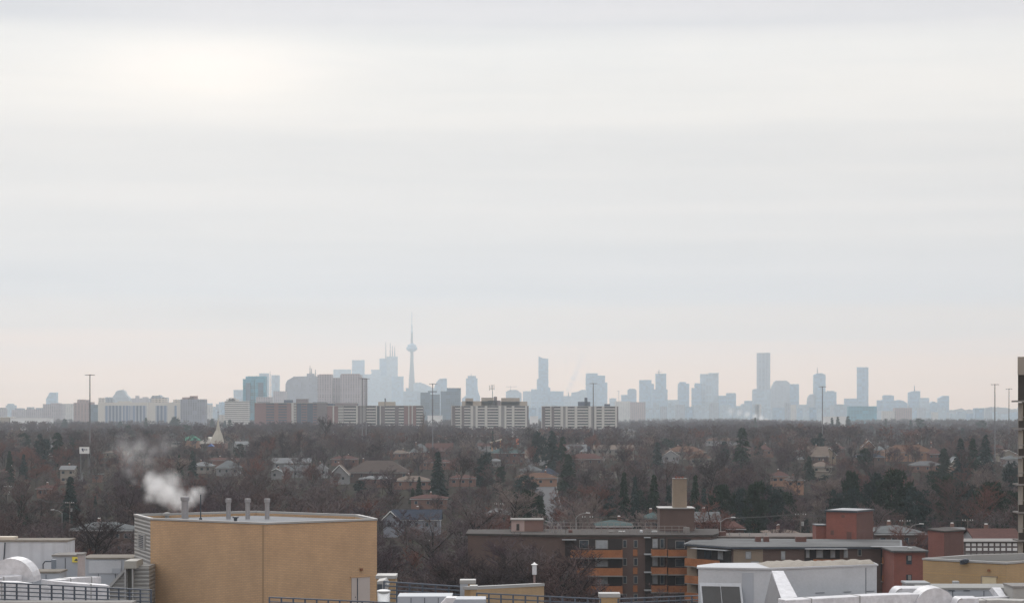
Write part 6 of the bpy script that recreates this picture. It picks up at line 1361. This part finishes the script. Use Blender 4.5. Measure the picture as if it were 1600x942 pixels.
# conifers, placed one by one: (px, top row, base row or None, crown width px, kind, height m, label)
CON = [
 (15, 704, 14, 's', 13, 'dark narrow spruce at the left edge'), (37, 709, 14, 's', 12, 'dark spruce second from the left edge'), (37, 676, 17, 'p', 12, 'faint round dark conifer above the left spruces'),
 (66, 679, 22, 'p', 15, 'dark round conifer behind the white slat-fronted house'), (90, 675, 25, 's', 16, 'broad dark spruce right of the white slat-fronted house'), (101, 654, 12, 's', 17, 'slim spruce breaking the treeline left of the first light mast'),
 (117, 675, 18, 'p', 14, 'dark conifer left of the white sign board'), (188, 658, 13, 's', 13, 'faint bluish conifer left in the far wood'), (200, 664, 17, 's', 14, 'dusky spruce in the far wood at left'),
 (110, 744, 28, 's', 15, 'big dark spruce below the cream two-storey house'), (36, 772, 16, 's', 9, 'small spruce low at the left edge'), (149, 774, 8, 's', 8, 'thin small spruce left of the plant room'), (228, 652, 7, 's', 12, 'tiny spruce top before the white framed block'),
 (273, 651, 14, 'p', 15, 'dark rounded conifer before the shorter white framed block'), (292, 664, 14, 'p', 12, 'faint conifer above the green-roofed pavilion'), (332, 654, 9, 's', 16, 'columnar dark conifer just left of the spire'), (359, 655, 10, 's', 16, 'columnar dark conifer right of the spire'),
 (351, 657, 8, 's', 15, 'narrow dark conifer touching the spire at right'), (280, 710, 13, 's', 12, 'dark spruce left of the two grey roofs'), (301, 703, 14, 's', 13, 'taller dark spruce left of the two grey roofs'), (375, 694, 16, 'p', 9, 'dark bush-like conifer under the white-edged roof'),
 (684, 705, 26, 's', 18, 'tall dark spruce in the centre left, left of the reddish roof'), (655, 744, 12, 's', 9, 'small dark conifer left of the tall centre spruce'), (562, 750, 16, 'p', 5, 'small round dark bush below the bright grey hip roof'), (645, 762, 10, 's', 6, 'tiny dark conifer below the dull tan roof'),
 (757, 706, 26, 'p', 14, 'dark conifer left below the green-roofed brick house'), (782, 728, 14, 'p', 7, 'dark low conifer right of the dark pair'), (863, 672, 27, 's', 20, 'tallest central spruce in front of the second slab'), (879, 681, 18, 's', 17, 'spruce close behind the tallest central one'),
 (841, 675, 22, 'p', 16, 'rounded dark pine left of the tallest central spruce'), (888, 709, 26, 's', 14, 'broad spruce below the bright pale roof'), (894, 698, 9, 's', 10, 'little conifer tip on the red-brown roof'), (770, 672, 5, 's', 13, 'needle-thin conifer before the first white slab'),
 (806, 771, 22, 's', 12, 'dark spruce left of the stair head conifers'), (830, 764, 34, 'p', 14, 'bulky dark pine above the pink stair head'), (822, 742, 30, 'p', 9, 'dark pine just below the orange-tan roof'), (845, 774, 22, 's', 11, 'dark conifer right of the bulky pine'),
 (1027, 690, 16, 's', 13, 'dark conifer left of the white-gabled house'), (1040, 685, 22, 'p', 8, 'low dark conifer clump left above the orange roofs'), (1056, 684, 18, 'p', 8, 'low dark conifer clump right above the orange roofs'),
 (975, 737, 20, 's', 17, 'dark spruce, first from the left above the fenced roof'), (992, 744, 18, 's', 16, 'dark spruce, second from the left above the fenced roof'), (1022, 741, 24, 's', 17, 'broad spruce third in the row above the fenced roof'), (1045, 757, 18, 's', 14, 'spruce half behind the tall tan chimney'),
 (1086, 742, 22, 's', 18, 'spruce right of the tall tan chimney'), (950, 762, 26, 'p', 9, 'low green pine left in the row above the fenced roof'), (1005, 765, 30, 'p', 9, 'low dark pine between the spruces above the fenced roof'), (1100, 762, 20, 's', 13, 'dark spruce before the pine cluster'),
 (1160, 668, 26, 's', 20, 'big dark spruce alone right of centre'), (1132, 689, 18, 's', 13, 'smaller spruce left of the big lone one'), (1185, 689, 12, 'p', 9, 'dark low conifer right of the big lone spruce'), (1278, 677, 20, 'p', 15, 'dark conifer at the foot of the fifth light mast'),
 (1180, 652, 6, 's', 12, 'tiny spruce tip on the treeline below the tallest right tower'), (1300, 652, 7, 's', 13, 'spruce tip left before the bright white shed'), (1309, 651, 9, 's', 13, 'spruce tip right before the bright white shed'), (1325, 650, 10, 's', 14, 'dark spruce tips at the end of the bright white shed'),
 (1128, 757, 38, 'p', 15, 'round dark pine at the left of the pine cluster'), (1152, 762, 36, 'p', 14, 'round dark pine second in the pine cluster'), (1180, 750, 34, 'p', 17, 'tallest pine in the middle of the cluster'), (1205, 757, 38, 'p', 15, 'broad pine right in the cluster'), (1228, 768, 34, 'p', 12, 'low pine closing the cluster at right'), (1168, 778, 44, 'p', 10, 'low dark pine in front of the cluster'),
 (1178, 806, 16, 's', 7, 'ochre and green small conifer behind the long pale roof'), (1308, 765, 34, 'p', 13, 'dark pine above the red stair tower'), (1330, 735, 30, 'p', 17, 'tall pine left of the dark pine mass'), (1340, 762, 40, 'p', 14, 'dense pine behind the red stair tower'), (1264, 712, 18, 's', 10, 'dark conifer left of the pale walled bungalow'),
 (1288, 741, 14, 'p', 5, 'round dark bush before the beige flat roof strip'), (1398, 733, 52, 'p', 18, 'wide dark pine below the long orange roof'), (1365, 738, 40, 'p', 17, 'dark pine left of the wide one'), (1352, 700, 20, 'p', 10, 'dark pine under the tall orange gable'), (1432, 760, 44, 'p', 15, 'dark pine right of the wide one'),
 (1475, 700, 26, 's', 14, 'leftmost of the four dark spruces behind the pale row'), (1501, 684, 24, 's', 18, 'second of the four dark spruces behind the pale row'), (1520, 684, 24, 's', 18, 'third of the four dark spruces behind the pale row'), (1540, 678, 24, 's', 19, 'rightmost and tallest of the four dark spruces behind the pale row'),
 (1437, 654, 14, 'p', 13, 'rounded dark conifer top on the right treeline'), (1423, 656, 7, 's', 12, 'small conifer tip left of the rounded one on the right treeline'), (1384, 654, 5, 's', 12, 'thin conifer tip on the treeline below the slender tower'), (1362, 665, 9, 's', 11, 'dusky conifer in the far wood at right'), (1534, 657, 16, 'p', 12, 'wide faint conifer on the far right treeline'), (1504, 668, 10, 's', 12, 'faint conifer left of the right light masts'),
 (1470, 742, 44, 'p', 15, 'pine at the left of the right foreground mass'), (1505, 752, 46, 'p', 14, 'pine in the middle of the right foreground mass'), (1548, 752, 50, 'p', 16, 'biggest pine of the right foreground mass'), (1582, 722, 30, 'p', 13, 'pine close to the right high-rise'), (1585, 765, 36, 'p', 13, 'lower pine against the right high-rise'), (1520, 778, 48, 'p', 11, 'low pine behind the right utility pole'),
 (1458, 735, 26, 'p', 9, 'dark pine below the grey roof at right'), (1258, 808, 14, 'p', 8, 'small dark conifer by the pole with transformer'),
]
con_boxes = []
proto = {}
def get_proto(kind, var, hq):
    k = (kind, var, hq)
    if k in proto: return proto[k]
    if kind == 's': (tv, tf), (cv, cf) = conifer(100 + var, 10, 4.0, 330 if hq else 150, .27 if hq else .45, taper=.75)
    else: (tv, tf), (cv, cf) = pine(200 + var, 10, 7.0, 90 if hq else 46, .30 if hq else .5)
    proto[k] = (mesh_np('trunk', tv, tf, BK[2]), mesh_np('crown', cv, cf, GR[var % 2])); return proto[k]
nc = 0
for (px, yt, wpx, kind, h, lab) in CON:
    Y = solveY(yt, h); Y = min(Y, 2600); g = G(Y); h = wz(yt, Y) - g
    if any(a - 1 < wx(px, Y) < b + 1 and c - 1 < Y < d for a, b, c, d in HB): Y += 18; h = wz(yt, Y) - g
    var = nc % 4; tm, cm = get_proto(kind, var, Y < 900); w_ = wpx / F * Y * (1.35 if kind == 's' else 1.15); s_ = w_ / (4.0 if kind == 's' else 7.0)
    if Y < 372 and wx(px, Y) > wx(722, Y): pass
    o = thing('spruce_tree' if kind == 's' else 'pine_tree', lab, 'conifer tree', (wx(px, Y), Y, g), rt.uniform(0, 6.28)); o.scale = (s_, s_, h / 10)
    for nm, me in (('trunk', tm), ('crown', cm)):
        c = bpy.data.objects.new(nm, me); col.objects.link(c); c.parent = o
    if 'ochre' in lab:
        c.data = cm.copy(); c.data.materials.clear(); c.data.materials.append(GR[3])
    nc += 1; con_boxes.append((px - wpx * .3, px + wpx * .3, yt, yt + h * F / Y * .5, Y))
HOUSES += con_boxes
# bare trees
NV = 8
NEAR = [bare(300 + i, 12.0, [11, 8, 6, 6], .042, spread=.36 + .05 * (i % 3), upb=.5) for i in range(NV)]
MID = [bare(400 + i, 12.0, [9, 6, 5, 4], .10, spread=.36 + .05 * (i % 3), upb=.5) for i in range(NV)]
FAR = [bare(500 + i, 12.0, [7, 6, 5], .34, spread=.42, upb=.42) for i in range(NV)]
def cw(t): v = t[1][0]; return max(np.percentile(np.abs(v[:, 0]), 97), np.percentile(np.abs(v[:, 1]), 97))
NW = [cw(t) for t in NEAR]
pos = []
Yr_ = 262.0
while Yr_ < 5200:
    step = 9 if Yr_ < 420 else (12 if Yr_ < 1250 else Yr_ * .016); dx = 6.5 + Yr_ * .0036 if Yr_ < 1250 else 8.0 + Yr_ * .0028
    half = .245 * Yr_ + 25; x = -half + rt.uniform(0, dx)
    while x < half:
        xx = x + rt.uniform(-.4, .4) * dx; yy = Yr_ + rt.uniform(-.5, .5) * step; h = rt.choice([7, 8.5, 9.5, 10.5, 11.5, 12.5, 13.5]) * rt.uniform(.9, 1.08); x += dx
        if yy > 1250: h = rt.uniform(8.5, 14.5) + 3.2 * math.sin(xx * .011 + yy * .002) * math.cos(xx * .004 - yy * .003)
        elif rt.random() < .1: h = rt.uniform(14, 17)
        px = CX + xx * F / yy; r = h * .36
        if yy < 520: h *= 1.18
        if 700 < px < 890 and yy < 334: h = rt.uniform(13, 17.5)
        elif 890 <= px < 1075 and yy < 334: h = rt.uniform(6, 11)
        elif 1075 <= px < 1500 and yy < 330: h = rt.uniform(5, 9)
        if hits_building(xx, yy, 2.0): continue
        cvr = covers(xx, yy, h, r)
        if cvr > 0:
            # keep only a low garden tree, or an occasional one that hides a little
            if rt.random() < min(.88, .3 + cvr): 
                h *= .55; r = h * .36
                if covers(xx, yy, h, r) > 0 and rt.random() < .62: continue
        if 848 - 6 < px < 862 + 4 and 560 < yy < 900: continue
        pos.append((xx, yy, h, rt.randrange(NV), rt.uniform(0, 6.28)))
    Yr_ += step
pos.sort(key=lambda p: p[1] / p[2])
print('bare trees', len(pos))
# tint by neighbourhood so clumps share a colour
def tint(x, y):
    n = math.sin(x * .021 + 1.3) * math.cos(y * .013 + x * .006) + .5 * math.sin(x * .055 + y * .041); n += rt.uniform(-.75, .75)
    if y > 1500: return 3 if n > -.4 else 0
    if n < -.95: return 4
    if n < -.3: return 0
    if n < .2: return 3
    if n < .7: return 1
    if n < 1.15: return 2
    return 5
ZONES = [(-9999, 215, 'leafless tree above the left rooftop units'), (215, 590, 'leafless tree behind the large yellow plant room'), (590, 735, 'leafless tree between yellow plant room and brown apartments'),
         (735, 1075, 'leafless tree around the orange-balconied brown block'), (1075, 1365, 'leafless tree around the red stair tower'), (1365, 9999, 'leafless tree behind the right yellow block')]
nmesh = {}
for (x, y, h, v, rz) in pos[:300]:
    px = CX + x * F / y; t_ = tint(x, y); k = (v, t_)
    if k not in nmesh:
        (tv, tf), (cv, cf) = NEAR[v]; nmesh[k] = (mesh_np('trunk', tv, tf, BK[v % 3]), mesh_np('crown', cv, cf, TW[t_]))
    lab = next(l for a, b, l in ZONES if a <= px < b)
    lab = ('tall ' if h > 13.5 else 'small ' if h < 9.5 else 'medium ') + ['brown', 'grey', 'rusty-brown', 'violet-brown', 'dark', 'pale'][t_] + ' ' + lab
    o = thing('bare_tree', lab, 'bare tree', (x, y, G(y)), rz, lab); s_ = h / 12; o.scale = (s_ * 1.05, s_ * 1.05, s_)
    for nm, me in zip(('trunk', 'crown'), nmesh[k]):
        c = bpy.data.objects.new(nm, me); col.objects.link(c); c.parent = o
def merge(name, items, protos, label=None):
    V, Fc, M = [], [], []; off = 0
    for (x, y, h, v, rz) in items:
        t_ = tint(x, y); s_ = h / 12; c, sn = math.cos(rz), math.sin(rz)
        for j, (vv, ff) in enumerate(protos[v]):
            a = vv * s_; vx = a[:, 0] * c - a[:, 1] * sn + x; vy = a[:, 0] * sn + a[:, 1] * c + y; V.append(np.stack([vx, vy, a[:, 2] + G(y)], 1)); f = np.asarray(ff, dtype=np.int32)
            Fc.append(f + off); off += len(vv); M.append(np.full(len(f), (6 + v % 3) if j == 0 else t_, dtype=np.int32))
    V = np.concatenate(V); Fc = np.concatenate(Fc); M = np.concatenate(M); me = mesh_np(name, V, Fc, TW + BK); me.polygons.foreach_set('material_index', M)
    o = bpy.data.objects.new(name, me); col.objects.link(o); o['kind'] = 'stuff'; print(name, len(Fc)); return o
rest = pos[300:]
merge('bare_woodland', [p for p in rest if p[1] < 1150], MID)
merge('far_woodland', [p for p in rest if p[1] >= 1150], FAR)
# a few tall dark trees that stand out against the slabs
for px, yt, Y, w_, v, t_, lab in ((506, 645, 1150, 26, 1, 4, 'very tall dark bare tree before the brown brick slab'), (441, 668, 1020, 13, 2, 4, 'tall thin dark bare tree left behind the long pale roof'), (467, 670, 1020, 13, 3, 4, 'tall thin dark bare tree right behind the long pale roof'),
                              (660, 640, 1130, 11, 4, 5, 'tall pale birch-like bare tree right of the banded slab'), (976, 695, 880, 24, 5, 4, 'dark forked bare tree in front of the pale house row'), (1092, 702, 900, 24, 6, 4, 'dark spreading bare tree in front of the orange roofs'),
                              (1232, 686, 960, 56, 7, 0, 'large rounded brown bare tree right of the big lone spruce'), (1322, 712, 900, 46, 0, 2, 'large rusty-brown bare tree right of the beige gable'), (925, 752, 560, 60, 1, 2, 'broad rusty bare tree left of the dark spruces above the fenced roof'),
                              (925, 765, 480, 44, 2, 5, 'pale bushy bare tree behind the fenced roof'), (1290, 745, 620, 60, 3, 5, 'large pale grey bare tree above the red stair tower')):
    g = G(Y); h = wz(yt, Y) - g; wm = w_ / F * Y / 2
    (tv, tf), (cv, cf) = NEAR[v]
    o = thing('bare_tree', lab, 'bare tree', (wx(px, Y), Y, g), 1.0 * v); s_ = wm / NW[v]; o.scale = (s_, s_, h / 12)
    for nm, me in (('trunk', mesh_np('trunk', tv, tf, BK[1] if t_ == 5 else BK[2])), ('crown', mesh_np('crown', cv, cf, TW[t_]))):
        c = bpy.data.objects.new(nm, me); col.objects.link(c); c.parent = o

# ================================================================ steam
def plume(name, label, Y, blobs, dens, thick, nscale, colr=(1, 1, 1), soft=2.0):
    """blobs: (px, py, radius px, weight); a box of air with soft puffs of vapour in it"""
    s = Y / F; xs = [wx(b[0], Y) for b in blobs]; zs = [wz(b[1], Y) for b in blobs]; rs_ = [b[2] * s * 1.5 for b in blobs]
    x0, x1 = min(x - r for x, r in zip(xs, rs_)), max(x + r for x, r in zip(xs, rs_)); z0, z1 = min(z - r for z, r in zip(zs, rs_)), max(z + r for z, r in zip(zs, rs_))
    c = Vector(((x0 + x1) / 2, Y, (z0 + z1) / 2))
    m = bpy.data.materials.new(name + '_vapour'); m.use_nodes = True; t = m.node_tree; t.nodes.clear()
    o_ = t.nodes.new('ShaderNodeOutputMaterial'); pv = t.nodes.new('ShaderNodeVolumePrincipled'); t.links.new(pv.outputs[0], o_.inputs['Volume'])
    pv.inputs['Color'].default_value = (*colr, 1); pv.inputs['Anisotropy'].default_value = .3
    tc = t.nodes.new('ShaderNodeTexCoord'); nz = t.nodes.new('ShaderNodeTexNoise'); nz.inputs['Scale'].default_value = nscale; nz.inputs['Detail'].default_value = 4; nz.inputs['Roughness'].default_value = .6
    t.links.new(tc.outputs['Object'], nz.inputs['Vector'])
    def mt(op, a, b=None, cl=False):
        n = t.nodes.new('ShaderNodeMath'); n.operation = op; n.use_clamp = cl
        for i, vv in enumerate((a, b)):
            if vv is None: continue
            if isinstance(vv, (int, float)): n.inputs[i].default_value = vv
            else: t.links.new(vv, n.inputs[i])
        return n.outputs[0]
    wv = t.nodes.new('ShaderNodeVectorMath'); wv.operation = 'SUBTRACT'; t.links.new(nz.outputs['Color'], wv.inputs[0]); wv.inputs[1].default_value = (.5, .5, .5)
    ws = t.nodes.new('ShaderNodeVectorMath'); ws.operation = 'SCALE'; t.links.new(wv.outputs[0], ws.inputs[0]); ws.inputs['Scale'].default_value = np.mean([b[2] for b in blobs]) * s * 1.6
    pa = t.nodes.new('ShaderNodeVectorMath'); pa.operation = 'ADD'; t.links.new(tc.outputs['Object'], pa.inputs[0]); t.links.new(ws.outputs[0], pa.inputs[1])
    tot = None
    for (px, py, r, w_) in blobs:
        d = t.nodes.new('ShaderNodeVectorMath'); d.operation = 'DISTANCE'; t.links.new(pa.outputs[0], d.inputs[0]); d.inputs[1].default_value = (wx(px, Y) - c.x, 0, wz(py, Y) - c.z)
        q = mt('DIVIDE', d.outputs['Value'], r * s); q = mt('SUBTRACT', 1.25, q, True); q = mt('MULTIPLY', mt('POWER', q, soft), w_); tot = q if tot is None else mt('MAXIMUM', tot, q)
    nn = mt('MULTIPLY', mt('SUBTRACT', nz.outputs[0], .25, True), 3.0)
    t.links.new(mt('MULTIPLY', mt('MULTIPLY', tot, nn), dens), pv.inputs['Density'])
    hd = thick / 2
    o = B(x0 - c.x, x1 - c.x, -hd, hd, z0 - c.z, z1 - c.z).build(name, m); o.location = c; o['kind'] = 'stuff'; o['label'] = label; o['category'] = 'steam'
    return o
plume('steam_plume', 'white steam drifting left off the widest plant room flue', 199.0,
      [(314, 768, 9, .7), (305, 773, 13, .9), (297, 779, 13, 1), (288, 788, 13, .9), (274, 779, 19, 1), (260, 769, 22, 1), (248, 760, 20, .9), (238, 750, 15, .6), (268, 752, 18, .45), (238, 775, 13, .4), (246, 731, 14, .05), (226, 720, 20, .13), (206, 710, 21, .19), (218, 698, 20, .18), (238, 702, 17, .13), (200, 735, 13, .17), (210, 750, 9, .14), (192, 697, 17, .15), (254, 697, 20, .1)], 1.5, 5.0, .55, soft=1.4)
plume('far_steam', 'thin steam column rising behind the white slabs', 9300.0, [(889, 608, 4, .8), (893, 600, 5, .9), (897, 590, 5.5, .8), (901, 581, 6, .7), (904, 572, 6, .5), (906, 562, 7, .3), (910, 553, 8, .15)], .09, 40, .02)
plume('ground_steam', 'low bright steam bank below the tallest right tower', 4200.0, [(1198, 655, 4, 1), (1190, 653, 5, 1), (1180, 650, 5, .8), (1168, 647, 6, .5), (1155, 645, 7, .35), (1142, 642, 8, .25)], .3, 40, .04)
print('objects', len(bpy.data.objects))
